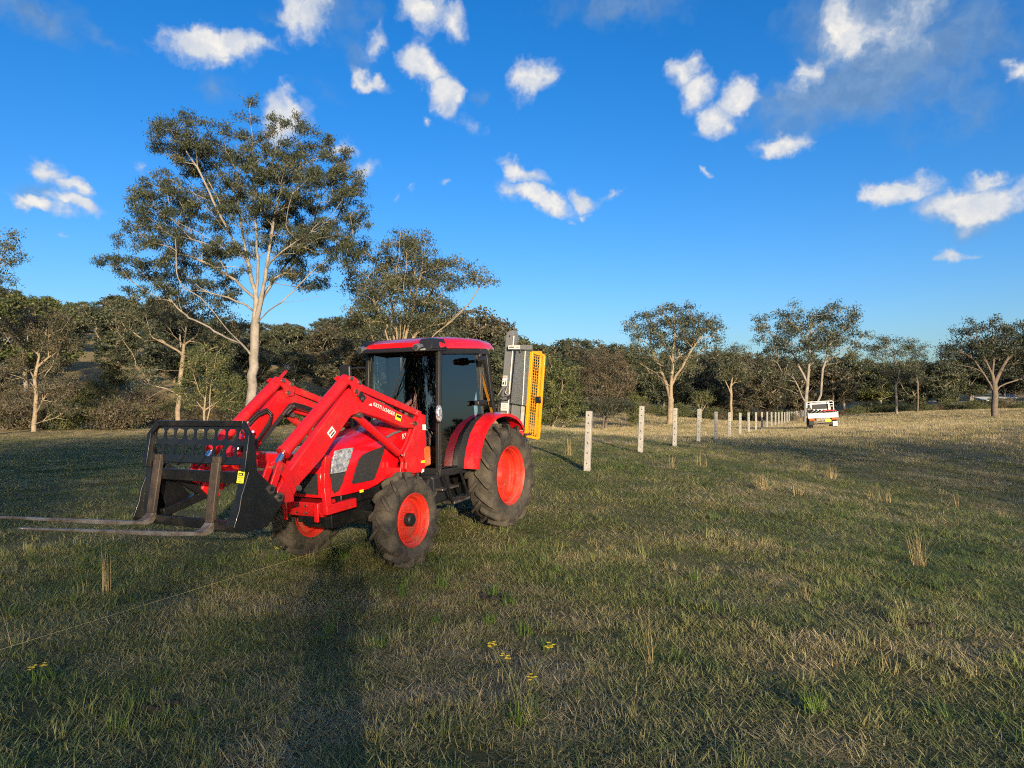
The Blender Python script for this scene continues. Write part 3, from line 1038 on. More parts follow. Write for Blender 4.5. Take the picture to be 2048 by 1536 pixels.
# ---- front loader
boom_px = [(834, 841), (831, 857), (806, 855), (765, 838), (721, 825), (703, 832), (676, 870), (648, 914), (622, 944), (602, 966), (590, 990), (578, 990), (572, 966), (580, 941), (618, 888), (660, 829), (684, 794), (697, 778), (714, 779), (765, 805)]
tower_px = [(841, 827), (851, 830), (851, 863), (852.5, 886), (850, 907), (853, 924), (851, 934), (842, 945), (818, 948), (812, 938), (813, 924), (808, 912), (809, 905), (819, 886), (826, 866), (834, 845)]
bell_px = [(684, 757), (691, 751), (706, 753), (723, 769), (721, 789), (707, 792), (700, 772)]
crank_px = [(551, 928), (556, 921), (566, 926), (577, 938), (584, 958), (590, 980), (586, 990), (576, 985), (568, 962), (557, 942)]
hitch_px = [(560, 964), (571, 968), (583, 986), (584, 1003), (566, 1006), (549, 988), (551, 979)]
for s in (1, -1):
    def pl(px, y0, y1, yref=.53):
        lo, hi = sorted((s * y0, s * y1))
        return MB().prism(side(px, yref), lo, hi)

    def pt(px, py, y):
        q_ = bp(px, py, 1, .53)
        return Vector((q_[0], s * y, q_[2]))
    arm = pl(boom_px, .435, .53).obj('loader_arm', RED2, tractor, 30, .012)
    pl(bell_px, .532, .55).obj('elbow_plate', RED2, arm, 30, .004)
    pl(bell_px, .415, .432).obj('elbow_plate', RED2, arm, 30, .004)
    for px_, py_, r_ in ((699, 757, .022), (716, 765, .022), (709, 783, .024), (717, 830, .028), (827, 847, .026), (558, 935, .028), (594, 976, .028)):
        MB().disc(pt(px_, py_, .40), (0, s, 0), r_, .165, 14).obj('pivot_pin', STEEL, arm)
    m = MB().rod(pt(611, 930, .5302), pt(611, 930, .545), .055, n=24)
    m.obj('cover_disc', RED2, arm)
    pl(tower_px, .44, .475).obj('loader_tower', RED2, tractor, 30, .008)
    tow = pl(tower_px, .50, .535).obj('loader_tower', RED2, tractor, 30, .008)
    lo, hi = sorted((s * .2, s * .47))
    MB().box(1.52, 1.86, lo, hi, .86, 1.02).obj('tower_bracket', RED2, tow, bevel=.006)
    m = MB().rod(pt(717, 830, .485), pt(803, 906, .485), .042, n=18)
    lc = m.obj('lift_cylinder', RED2, tractor, 35)
    MB().rod(pt(803, 906, .485), pt(823, 924, .485), .024, n=14).obj('cylinder_rod', CHROME, lc)
    m = MB().rod(pt(699, 758, .485), pt(574, 905, .485), .062, n=20).rod(pt(577, 901, .485), pt(573, 907, .485), .07, n=20)
    tcy = m.obj('tilt_cylinder', RED2, tractor, 35)
    MB().rod(pt(573, 907, .485), pt(560, 930, .485), .03, n=14).obj('cylinder_rod', CHROME, tcy)
    m = MB().bar(pt(713, 770, .485), pt(845, 829, .485), .06, .075)
    m.obj('levelling_link', RED2, tractor, bevel=.008)
    m = pl(crank_px, .455, .475)
    m2_ = pl(crank_px, .53, .55)
    m.add(m2_.v, m2_.f)
    m.obj('bell_crank', RED2, tractor, 30, .006)
    m = MB().bar(pt(556, 926, .44), pt(538, 976, .44), .025, .075, up=(1, 0, 0)).bar(pt(556, 926, .56), pt(540, 974, .56), .025, .075, up=(1, 0, 0))
    m.obj('dump_link', RED2, tractor, bevel=.006)
    m = pl(hitch_px, .43, .56)
    m.obj('hitch_plate', RED2, tractor, 30, .008)
    if s > 0:
        xd, up_ = Vector(pt(780, 823, .5)) - Vector(pt(740, 803, .5)), Vector((.35, 0, 1))
        c = pt(768, 818.5, .5312)
        text('loader_lettering', 'KIOTI LOADER', .060, WHITEM, arm, frame(c, xd, up_), .0012, shear=.15, sx=1.0)
        MB().ngon([pt(737, 810, .5312), pt(744, 812, .5312), pt(742.5, 806.5, .5312)], -.002).obj('arrow_mark', WHITEM, arm)
        st = MB().ngon([pt(790, 838, .531), pt(801, 843, .531), pt(803.5, 831, .531), pt(792.5, 827, .531)], -.002).obj('warning_sticker', STICK, arm)
        MB().ngon([pt(792.5, 833.5, .5335), pt(801, 837.5, .5335), pt(802.2, 832.5, .5335), pt(793.5, 829, .5335)], -.001).obj('sticker_print', INK, st)
        st = MB().ngon([pt(654, 866, .531), pt(662, 877, .531), pt(672, 864, .531), pt(664, 852, .531)], -.002).obj('white_sticker', WHITEM, arm)
        MB().ngon([pt(657, 866.5, .5335), pt(659, 869, .5335), pt(666, 860, .5335), pt(664.5, 857.5, .5335)], -.001).obj('sticker_print', STICKR, st)
        MB().ngon([pt(661, 871, .5335), pt(662.5, 873, .5335), pt(669.5, 864, .5335), pt(668, 862, .5335)], -.001).obj('sticker_print', INK, st)
        st = MB().ngon([pt(844, 849, .537), pt(844.5, 860, .537), pt(851, 860, .537), pt(850.5, 849, .537)], -.002).obj('white_sticker', WHITEM, tow)
        MB().ngon([pt(841, 926, .537), pt(849, 925, .537), pt(850.5, 920, .537), pt(842.5, 921, .537)], -.002).obj('warning_sticker', STICK, tow)
        MB().ngon([pt(842, 946, .537), pt(847, 943, .537), pt(847.5, 938, .537), pt(844, 938, .537)], -.002).obj('reflector', WHITEM, tow)
        m = MB().bar(pt(716, 786, .545), pt(726, 800, .545), .02, .07, up=(1, 0, .4))
        cl = m.obj('hose_clamp', BLACKP, arm, bevel=.006)
        MB().disc(pt(721, 798, .553), (0, 1, 0), .02, .01, 10).obj('clamp_bolt', STEEL, cl)
# cross members
MB().box(3.33, 3.47, -.435, .435, 1.225, 1.375).obj('loader_cross_beam', RED2, tractor, bevel=.012)
MB().rod((3.58, -.435, 1.17), (3.58, .435, 1.17), .05, n=18).obj('loader_torque_tube', RED2, tractor)
MB().bar((2.674, -.445, 2.187), (2.88, -.445, 2.02), .02, .035, up=(0, 1, 0)).obj('level_indicator_rod', RED2, tractor)


def rpt(px, py, y):
    q_ = bp(px, py, 1, y)
    return Vector(q_)


for i in range(4):
    o_ = .018 * i
    m = MB().tube([rpt(632, 820 + 3 * i, -.40 + o_), rpt(612, 812 + 3 * i, -.40 + o_), rpt(590, 806 + 3 * i, -.40 + o_), rpt(578, 809 + 3 * i, -.40 + o_), rpt(560, 832 + 3 * i, -.39 + o_), rpt(540, 858 + 3 * i, -.38 + o_), rpt(524, 880 + 2 * i, -.36 + o_)], .008, 7)
    m.obj('hydraulic_hose', HOSE, tractor, 60)
for i in range(2):
    m = MB().tube([rpt(498, 843 + 8 * i, -.42), rpt(515, 826 + 6 * i, -.40), rpt(533, 818 + 5 * i, -.38), rpt(543, 826 + 5 * i, -.37), rpt(538, 845 + 5 * i, -.36), rpt(522, 868 + 3 * i, -.35), rpt(512, 884, -.33)], .013, 7)
    m.obj('hydraulic_hose', HOSE, tractor, 60)
for (a_, c_) in (((588, 812), (573, 828)), ((583, 811), (566, 831))):
    MB().rod(rpt(*a_, -.36), rpt(*c_, -.36), .017, n=10).obj('hose_fitting', STEEL, tractor)
rf = random.Random(3)
vb = MB().box(3.28, 3.42, -.44, -.28, 1.38, 1.50).obj('valve_block', BLACKS, tractor, bevel=.01)
for i in range(9):
    x, z = 3.34 + rf.uniform(-.1, .12), 1.44 + rf.uniform(-.06, .14)
    y = rf.uniform(-.42, -.26)
    MB().rod((x, y, z), (x + rf.uniform(.03, .09), y + rf.uniform(-.02, .05), z + rf.uniform(-.03, .08)), .014, n=8).obj('coupling', CHROME, vb)

# ------------------------------------------------------------------ pallet fork carriage on the loader
fork = thing('pallet_fork', 'black pallet fork carriage with long tines and cut-out guard on the tractor loader', 'pallet fork', TMAT)


def fx(z):      # the face of the carriage leans back towards the top
    return 4.205 + (1.62 - z) * .215


def fp(y, z, off=0.0):
    return (fx(z) + off, y, z)


# guard: a plate with two rows of nine rounded openings
def guard():
    m = MB()
    z0, z1, z2, z3, z4 = 1.385, 1.445, 1.545, 1.585, 1.685
    top = 1.725
    outer = .655
    xsn = 9
    def panel(y0, y1, za, zb_):
        m.hexa([fp(y0, za, -.012), fp(y0, za, .0), fp(y1, za, .0), fp(y1, za, -.012), fp(y0, zb_, -.012), fp(y0, zb_, .0), fp(y1, zb_, .0), fp(y1, zb_, -.012)])
    wtot = 1.22
    cell = wtot / xsn
    for (za, zb_, sh) in ((z1, z2, 0.0), (z3, z4, 0.0)):
        for i in range(xsn):
            ya = -wtot / 2 + i * cell
            yc_, zc_ = ya + cell / 2, (za + zb_) / 2
            hy, hz = cell * .405, (zb_ - za) * .485
            inner = []
            for kx, kz, c in ((1, .62, 0), (.62, 1, 0), (-.62, 1, 0), (-1, .62, 0), (-1, -.62, 0), (-.62, -1, 0), (.62, -1, 0), (1, -.62, 0)):
                inner.append((yc_ + kx * hy, zc_ + kz * hz))
            out = [(ya + cell, zc_ + hz * .62), (yc_ + hy * .62, zb_), (yc_ - hy * .62, zb_), (ya, zc_ + hz * .62), (ya, zc_ - hz * .62), (yc_ - hy * .62, za), (yc_ + hy * .62, za), (ya + cell, zc_ - hz * .62)]
            corner = {0: (ya + cell, zb_), 2: (ya, zb_), 4: (ya, za), 6: (ya + cell, za)}
            for off, flip in ((0.0, False), (-.012, True)):
                vs = [fp(*q_, off) for q_ in inner] + [fp(*q_, off) for q_ in out]
                cn = {k_: len(vs) + n_ for n_, k_ in enumerate(corner)}
                vs += [fp(*corner[k_], off) for k_ in corner]
                fs = []
                for k_ in range(8):
                    n_ = (k_ + 1) % 8
                    f_ = (k_, 8 + k_) + ((cn[k_],) if k_ in cn else ()) + (8 + n_, n_)
                    fs.append(f_[::-1] if flip else f_)
                m.add(vs, fs)
            vs = [fp(*q_, 0) for q_ in inner] + [fp(*q_, -.012) for q_ in inner]
            m.add(vs, [(k_, (k_ + 1) % 8, 8 + (k_ + 1) % 8, 8 + k_) for k_ in range(8)])
    panel(-.61, .61, z0, z1)
    panel(-.61, .61, z2, z3)
    panel(-.58, .58, z4, top)
    return m


guard().obj('guard_panel', BLACKS, fork, 0)
m = MB().bar(fp(-.565, 1.735, .02), fp(.565, 1.735, .02), .05, .03, up=(1, 0, 0))
for s in (1, -1):
    m.bar(fp(s * .56, 1.735, .02), fp(s * .655, 1.63, .02), .05, .03, up=(1, 0, 0)).bar(fp(s * .645, 1.64, .01), fp(s * .645, 1.33, .01), .05, .07, up=(1, 0, 0))
m.obj('guard_rim', BLACKS, fork, bevel=.004)
for z_, h_ in ((1.40, .055), (1.27, .10), (.865, .085)):
    MB().bar(fp(-.62, z_, -.03), fp(.62, z_, -.03), .04, h_).obj('carriage_rail', BLACKS, fork, bevel=.006)
for i in range(4):
    y_ = -.45 + i * .28
    MB().bar(fp(y_, 1.44, -.01), fp(y_ - .09, 1.36, -.01), .012, .03, up=(1, 0, 0)).obj('guard_brace', BLACKS, fork)
cheek = [(504, 874), (498, 940), (490, 968), (482, 993), (478, 1020), (467, 1056), (476, 1064), (500, 1062), (536, 1052), (549, 1030), (567, 1003), (540, 968), (514, 943), (512, 905)]
for s in (1, -1):
    poly = side(cheek, .66)
    lo, hi = sorted((s * .645, s * .665))
    ch = MB().prism(poly, lo, hi).obj('side_plate', BLACKS, fork, 30, .004)
    lo, hi = sorted((s * .58, s * .6))
    q = side([(514, 943), (540, 968), (567, 1003), (549, 1030), (530, 1050), (512, 1000)], .66)
    MB().prism(q, lo, hi).obj('lug_plate', BLACKS, fork, 30, .003)
    for px_, py_ in ((540, 978), (557, 994)):
        c = bp(px_, py_, 1, .66)
        MB().disc((c[0], s * .6655, c[2]), (0, s, 0), .042, .012, 18).obj('pin_boss', STEEL, ch)
        MB().disc((c[0], s * .678, c[2]), (0, s, 0), .02, .012, 10).obj('pin_end', BLACKS, ch)
    # facing strip in front of the cheek
    zs = [1.62, 1.34, 1.15, 1.0, .87]
    ws = [.05, .065, .09, .13, .17]
    pts_ = [fp(s * .655, z_, .012) for z_ in zs] + [fp(s * (.655 - w_), z_, .012) for z_, w_ in zip(zs[::-1], ws[::-1])]
    MB().ngon(pts_ if s > 0 else pts_[::-1], .012).obj('face_plate', BLACKS, fork, 0)
    m = MB().bar((4.20, s * .52, 1.32), (3.80, s * .48, 1.02), .06, .10).bar((4.25, s * .5, .9), (3.78, s * .48, 1.0), .06, .08)
    m.obj('mounting_bracket', BLACKS, fork, bevel=.006)
q = [fp(.645, 1.335, .016), fp(.645, 1.235, .02), fp(.565, 1.235, .02), fp(.565, 1.335, .016)]
st = MB().ngon(q[::-1], .003).obj('sticker', STICK, fork)
vz = Vector(fp(0, 1, 0)) - Vector(fp(0, 0, 0))
for (za, zb_, ya, yb, mt) in ((1.298, 1.320, .578, .634, INK), (1.2775, 1.282, .575, .632, INK), (1.262, 1.2655, .585, .625, GREYD), (1.248, 1.2515, .59, .62, GREYD)):
    MB().ngon([fp(ya, za, .0215), fp(yb, za, .0215), fp(yb, zb_, .0205), fp(ya, zb_, .0205)], .002).obj('sticker_print', mt, st)
MB().ngon([fp(.592, 1.304, .0255), fp(.62, 1.304, .0255), fp(.62, 1.314, .0255), fp(.592, 1.314, .0255)], .001).obj('sticker_print', STICK, st)


def tine(yc_, length, dz):
    w_ = .095
    m = MB()
    th = .042
    lo_z = .835
    up_tilt = .232
    ztop = 1.40
    # the blade with its heel, and the upright shank above it, each a side outline in x,z
    def sh(o_):
        return [(x_, z_ + dz * min(1, max(0, (1.38 - z_) / .4)) if x_ < fx(.88) + .05 else z_ + dz) for x_, z_ in o_]
    o_ = [(fx(.94) + .031, .94), (fx(.92) + .036, .925), (fx(.885) + .07, .895), (fx(.88) + .13, .885)]
    tip = (o_[-1][0] + length * .972, o_[-1][1] + length * up_tilt)
    o_ += [tip, (tip[0], tip[1] - .012), (o_[3][0] + .3, o_[3][1] + .3 * up_tilt / .972 - th), (fx(.86) + .07, .842), (fx(.86) + .01, .85), (fx(.90) - .012, .885), (fx(.94) - .012, .94)]
    m.prism(sh(o_), yc_ - w_ / 2, yc_ + w_ / 2)
    up = MB().prism(sh([(fx(ztop) + .03, ztop), (fx(.941) + .03, .941), (fx(.941) - .012, .941), (fx(ztop) - .012, ztop)]), yc_ - w_ / 2, yc_ + w_ / 2)
    # taper the width towards the tip
    v = []
    for (x, y, z) in m.v:
        t = max(0, (x - 4.6) / 1.2)
        v.append((x, yc_ + (y - yc_) * (1 - .45 * t), z))
    m.v = v
    return m, up


for y_, l_, d_ in ((.275, 1.45, -.052), (-.50, 1.45, -.012)):
    bl_, up_ = tine(y_, l_, d_)
    tn = bl_.obj('fork_tine', TINE, fork, 30, .006)
    up_.obj('tine_shank', SHANK, tn, 30, .006)
    MB().box(fx(1.40) - .02, fx(1.40) + .02, y_ - .045, y_ + .045, 1.395, 1.45).obj('tine_hook', SHANK, tn, bevel=.006)

# ------------------------------------------------------------------ post driver on the rear hitch
driver = thing('post_driver', 'grey post driver with tall mast and yellow mesh guard on the back of the tractor', 'post driver', TMAT)
XD = -1.30


def dp(px, py, x=XD):
    return Vector(bp(px, py, 0, x))


def slab(pxs, x0, x1):
    """outline seen from the front at x0, given depth back to x1"""
    p = [dp(a, c_, x0) for a, c_ in pxs]
    n = len(p)
    m = MB()
    vs = p + [q_ + Vector((x1 - x0, 0, 0)) for q_ in p]
    return m.add(vs, [tuple(range(n)), tuple(range(2 * n - 1, n - 1, -1))] + [(i, i + n, (i + 1) % n + n, (i + 1) % n) for i in range(n)])


top_l, top_r = dp(1012, 670), dp(1027, 668)
bot_l, bot_r = dp(998, 850), dp(1014, 850)
dirm = (bot_l - top_l).normalized()
bl, br = top_l + dirm * 2.15, top_r + dirm * 2.15
m = MB()
vs = [top_l, top_r, br, bl]
peak = [top_l + Vector((0, .03, .05)), top_r + Vector((0, -.02, .06))]
poly = [peak[0], peak[1], top_r, br, bl, top_l]
vs = poly + [q_ + Vector((-.16, 0, 0)) for q_ in poly]
m.add(vs, [tuple(range(6)), tuple(range(11, 5, -1))] + [(i, i + 6, (i + 1) % 6 + 6, (i + 1) % 6) for i in range(6)])
mast = m.obj('mast', GREYM, driver, 0, .006)
e0, e1 = top_r + Vector((.012, .012, -.03)), br + Vector((.012, .012, 0))
MB().bar(e0, e1, .011, .02, up=(1, 0, 0)).obj('mast_edge_rail', WHITEM, mast)
MB().disc(top_l + Vector((.001, .065, -.02)), (1, 0, 0), .014, .004, 12).obj('mast_hole', INK, mast)


def label(pxs, x, mat=WHITEM, name='label', parent=driver, th=.003):
    p = [dp(a, c_, x) for a, c_ in pxs]
    return MB().ngon(p[::-1], th).obj(name, mat, parent)


lb = label([(1006, 751.5), (1015, 751.5), (1014.5, 760), (1005, 760)], XD + .004, WHITEM, 'label', mast)
label([(1006, 753), (1014, 753), (1014, 755), (1006, 755)], XD + .009, STICKR, 'label_print', lb)
lb = label([(1005, 761), (1014.5, 761), (1013, 771.5), (1003.5, 771.5)], XD + .004, WHITEM, 'label', mast)
label([(1010.3, 762.5), (1012.8, 762.5), (1011.8, 770), (1009.5, 770)], XD + .009, STICKR, 'label_print', lb)
label([(1005.5, 764), (1008.5, 764), (1008, 769), (1005, 769)], XD + .009, INK, 'label_print', lb)
lb = label([(1002.5, 806), (1015.5, 806), (1014, 821), (1001.5, 821)], XD + .05, WHITEM, 'label', mast)
for k_ in range(3):
    label([(1004, 809 + k_ * 4), (1013.5, 809 + k_ * 4), (1013.3, 810.2 + k_ * 4), (1004, 810.2 + k_ * 4)], XD + .055, GREYD, 'label_print', lb)
# hydraulic control on the mast
m = MB().tube([dp(1016, 775, XD + .08), dp(1010, 783, XD + .1), dp(1005, 792, XD + .1)], [.03, .045, .03], 10)
m.rod(dp(1003, 798, XD + .05), dp(1017, 796, XD + .05), .03)
m.obj('control_valve', GREYD, driver)
MB().tube([dp(1014, 776, XD + .14), dp(1011, 786, XD + .16), dp(1018, 790, XD + .14), dp(1018, 797, XD + .1)], .016, 8).obj('control_lever', STEEL, driver)
MB().tube([dp(1002, 800, XD + .1), dp(998, 806, XD + .25), dp(996, 815, XD + .3), dp(998, 830, XD + .3)], .02, 8).obj('hydraulic_hose', HOSE, driver)
# header plate with its label
hd = slab([(1016, 690), (1062, 690), (1062, 699.5), (1016, 699)], XD + .09, XD + .03).obj('header_plate', GREYM, driver, 0, .005)
lb = label([(1017, 691), (1040, 691), (1040, 698), (1017, 698)], XD + .093, WHITEM, 'label', hd)
for k_ in range(5):
    a_ = 1019 + k_ * 2.1
    label([(a_, 693.2), (a_ + 1.4, 692.6), (a_ + 1.1, 696), (a_ - .3, 696.4)], XD + .098, INK, 'label_print', lb)
for k_ in range(2):
    label([(1031, 693 + 2 * k_), (1039, 693 + 2 * k_), (1039, 694 + 2 * k_), (1031, 694 + 2 * k_)], XD + .098, GREYD, 'label_print', lb)
MB().rod(dp(1041, 699.5, XD + .06), dp(1041, 704, XD + .06), .012).obj('header_bolt', BLACKS, hd)
# hammer block and lower carriage behind the clear sheet
hm = slab([(1031, 742), (1050, 743), (1045, 806), (1026, 805)], XD - .12, XD - .35).obj('hammer_block', GREYM, driver, 0, .01)
lb = label([(1033, 742), (1041, 742), (1040, 769), (1032, 769)], XD - .115, WHITEM, 'label', hm)
for k_ in range(4):
    label([(1034.5, 746 + k_ * 5.5), (1040, 746 + k_ * 5.5), (1039.8, 748 + k_ * 5.5), (1034.3, 748 + k_ * 5.5)], XD - .11, GREYM, 'label_print', lb)
label([(1031.8, 742), (1033, 742), (1029.5, 803), (1028.2, 803)], XD - .115, WHITEM, 'edge_strip', hm)
slab([(1033.5, 789), (1035, 789), (1034.4, 800), (1033, 800)], XD - .11, XD - .12).obj('slot_plate', STEEL, hm)
slab([(1036.5, 789), (1038, 789), (1037.4, 800), (1036, 800)], XD - .11, XD - .12).obj('slot_plate', STEEL, hm)
slab([(1023, 806), (1046, 806), (1040, 900), (1016, 900)], XD - .05, XD - .3).obj('post_cap_block', GREYM, driver, 0, .01)
# clear sheet
slab([(1032, 701), (1061, 702), (1054, 812), (1021, 806)], XD + .02, XD + .014).obj('clear_guard_sheet', CLEAR, driver, 0)
MB().bar(dp(1050.5, 702, XD + .03), dp(1045, 810, XD + .03), .008, .012, up=(1, 0, 0)).obj('sheet_edge', WHITEM, driver)
# yellow guard
TLg, TRg, BRg, BLg = dp(1064, 704), dp(1088.5, 711), dp(1077, 877), dp(1052, 872)
m = MB()
m.bar(TLg, BLg, .045, .045, up=(1, 0, 0)).bar(TRg, BRg, .04, .032, up=(1, 0, 0)).bar(TLg, TRg, .035, .028, up=(1, 0, 0)).bar(BLg, BRg, .035, .035, up=(1, 0, 0))
back = Vector((-.32, 0, 0))
m.bar(TLg + back, BLg + back, .03, .03, up=(1, 0, 0)).bar(TLg, TLg + back, .025, .025).bar(BLg, BLg + back, .025, .025)
yg = m.obj('guard_frame', YELLOW, driver, bevel=.004)
m = MB()
for i in range(1, 6):
    t = i / 6
    m.rod(TLg.lerp(TRg, t), BLg.lerp(BRg, t), .0034, n=5, cap=False)
for i in range(1, 30):
    t = i / 30
    m.rod(TLg.lerp(BLg, t), TRg.lerp(BRg, t), .0036, n=5, cap=False)
m.obj('guard_mesh', YELLOW, driver, kind='stuff')
gl = TRg.lerp(BRg, .53)
MB().box(gl.x - .02, gl.x + .05, gl.y - .07, gl.y + .01, gl.z - .05, gl.z + .05).obj('guard_latch', BLACKS, driver, bevel=.008)
MB().rod(BLg + Vector((.02, -.08, .03)), BLg + Vector((.02, .10, .03)), .015).obj('guard_hinge', STEEL, driver)
m = MB().box(-1.25, -1.02, -.46, .62, .45, .62).box(-1.45, -1.2, -.15, .5, .5, .72)
m.bar((-1.05, 0, .6), (-1.05, 0, 1.05), .08, .08, up=(1, 0, 0))
m.obj('base_frame', GREYD, driver, bevel=.01)

# ------------------------------------------------------------------ fence posts
def post_mesh(H):
    w, d = .125, .11
    m = MB()
    zs = [.18, .38, .56, .76, .96] if H > 1 else []
    ch = .012
    ring = [(-w / 2 + ch, -d / 2), (w / 2 - ch, -d / 2), (w / 2, -d / 2 + ch), (w / 2, d / 2 - ch), (w / 2 - ch, d / 2), (-w / 2 + ch, d / 2), (-w / 2, d / 2 - ch), (-w / 2, -d / 2 + ch)]
    z0, z1 = -.35, H
    vs = [(x, y, z0) for x, y in ring] + [(x, y, z1 - .012) for x, y in ring] + [(x * .86, y * .86, z1) for x, y in ring]
    fs = []
    for k in range(2):
        for i in range(8):
            if k == 0 and i == 0:
                continue
            fs.append((k * 8 + i, k * 8 + (i + 1) % 8, (k + 1) * 8 + (i + 1) % 8, (k + 1) * 8 + i))
    fs.append(tuple(range(16, 24)))
    m.add(vs, fs)
    # pierced front face
    xl, xr_, y = -w / 2 + ch, w / 2 - ch, -d / 2
    cuts = [z0]
    r = .017
    for zc in (H * .13, H * .30, H * .47, H * .64, H * .80, H * .93):
        a, c_ = zc - .04, zc + .04
        m.add([(xl, y, cuts[-1]), (xr_, y, cuts[-1]), (xr_, y, a), (xl, y, a)], [(0, 1, 2, 3)])
        hole = [(r * math.cos(t), zc + r * math.sin(t)) for t in np.linspace(0, 2 * math.pi, 8, endpoint=False) + math.pi / 8]
        corners = [(xr_, c_), (xl, c_), (xl, a), (xr_, a)]
        v = [(x, y, z) for x, z in hole] + [(x, y, z) for x, z in corners] + [(x, y + .05, z) for x, z in hole]
        f = []
        for k in range(8):
            f.append((k, (k + 1) % 8, 12 + (k + 1) % 8, 12 + k))
        f += [(0, 8, 1), (1, 8, 9, 2), (2, 9, 3), (3, 9, 10, 4), (4, 10, 5), (5, 10, 11, 6), (6, 11, 7), (7, 11, 8, 0)]
        f.append(tuple(range(12, 20)))
        m.add(v, f)
        cuts.append(c_)
    m.add([(xl, y, cuts[-1]), (xr_, y, cuts[-1]), (xr_, y, z1 - .012), (xl, y, z1 - .012)], [(0, 1, 2, 3)])
    return m


PM = post_mesh(1.2).mesh('post', CONC)
SM = None
row = Vector(POSTS[5]) - Vector(POSTS[0])
row_az = math.atan2(row.x, row.y)
words = ['first and nearest', 'second', 'third', 'fourth', 'fifth', 'sixth', 'seventh', 'eighth', 'ninth', 'tenth', 'eleventh', 'twelfth', 'thirteenth', 'fourteenth', 'fifteenth', 'sixteenth',
         'seventeenth', 'eighteenth', 'nineteenth', 'twentieth', 'twenty-first', 'twenty-second', 'twenty-third', 'twenty-fourth', 'twenty-fifth', 'twenty-sixth', 'twenty-seventh', 'last and farthest']
rp = random.Random(11)
extra = {0: ', tilted a little', 1: ', with dug soil round its foot', 2: ', standing in shade', 3: ', standing in shade'}
for n, q in enumerate(POSTS):
    o = link('fence_post', PM)
    z = g1(q[0], q[1])
    o.location = (q[0], q[1], z)
    H = 1.2 + rp.uniform(-.02, .03)
    o.scale = (1, 1, H / 1.2)
    o.rotation_euler = (rp.uniform(-.01, .01), (rad(2.3) if n < 2 else rad(1.6) if n < 4 else rp.uniform(-.005, .02)), -row_az + rp.uniform(-.06, .06))
    tag(o, '%s pale concrete fence post counted from the tractor%s' % (words[n], extra.get(n, '')), 'fence post', 'concrete fence posts in a row across the pasture')
# post standing in the driver
o = link('fence_post', post_mesh(1.05).mesh('post', CONC))
a_, c_ = dp(1049, 779, XD - .06), dp(1041, 885, XD - .06)
wa, wc = TMAT @ a_, TMAT @ c_
o.matrix_world = Matrix.Translation(wc) @ (wa - wc).to_track_quat('Z', 'Y').to_matrix().to_4x4() @ Matrix.Rotation(math.pi - YAW, 4, 'Z') @ Matrix.Diagonal((.55, .55, ((wa - wc).length) / 1.05, 1))
tag(o, 'pale concrete fence post held in the post driver behind the tractor', 'fence post', 'concrete fence posts in a row across the pasture')
# soil thrown up round a few posts
for n, (rx, lab) in enumerate(((.34, 'dug brown soil round the foot of the second fence post'), (.2, 'dug brown soil round the foot of the fourth fence post'))):
    q = POSTS[(1, 3)[n]]
    rs_ = random.Random(40 + n)
    m = MB()
    for k in range(34):
        a, r = rs_.uniform(0, 6.28), rx * math.sqrt(rs_.uniform(.06, 1))
        x, y = q[0] + r * math.cos(a), q[1] + r * .8 * math.sin(a)
        z = g1(x, y)
        s_ = rs_.uniform(.02, .055)
        pts = [Vector((rs_.uniform(-1, 1), rs_.uniform(-1, 1), rs_.uniform(-.5, .9))).normalized() * s_ for _ in range(6)]
        pts = [Vector((s_, 0, 0)), Vector((0, s_, 0)), Vector((-s_, 0, 0)), Vector((0, -s_, 0)), Vector((0, 0, s_ * .8)), Vector((0, 0, -s_))]
        pts = [p_ * rs_.uniform(.7, 1.3) + Vector((x, y, z + s_ * .3)) for p_ in pts]
        m.add(pts, [(0, 1, 4), (1, 2, 4), (2, 3, 4), (3, 0, 4), (1, 0, 5), (2, 1, 5), (3, 2, 5), (0, 3, 5)])
    so = m.obj('loose_soil', SOIL, kind='stuff', smooth=None)

# ------------------------------------------------------------------ builder's string along the fence line
STR = pbr('pale_string', (.42, .36, .16), .8)
pa, pb = P(-300, 1416, 4.2), P(690, 1100, 8.9)
za = [pa, pb]
pts = []
for i in range(15):
    t = i / 14
    x, y = pa[0] + (pb[0] - pa[0]) * t, pa[1] + (pb[1] - pa[1]) * t
    pts.append((x, y, max(g1(x, y) + .03, (1 - t) * (g1(pa[0], pa[1]) + .1) + t * (g1(pb[0], pb[1]) + .10))))
s_ = MB().tube(pts, .0016, 5).obj('string_line', STR, None, 60)
tag(s_, 'pale builder string stretched low over the grass in front of the tractor', 'string')

# ------------------------------------------------------------------ utility truck far out by the fence
uq = P(1648, 854, 43.6)
uz = g1(uq[0], uq[1])
UM = Matrix.Translation((uq[0], uq[1], uz)) @ Matrix.Rotation(rad(-19), 4, 'Z') @ Matrix.Rotation(rad(-3.4), 4, 'Y') @ Matrix.Scale(.90, 4)
ute = thing('utility_truck', 'white flat-tray utility truck seen from behind, parked beside the far fence posts', 'utility truck', UM)
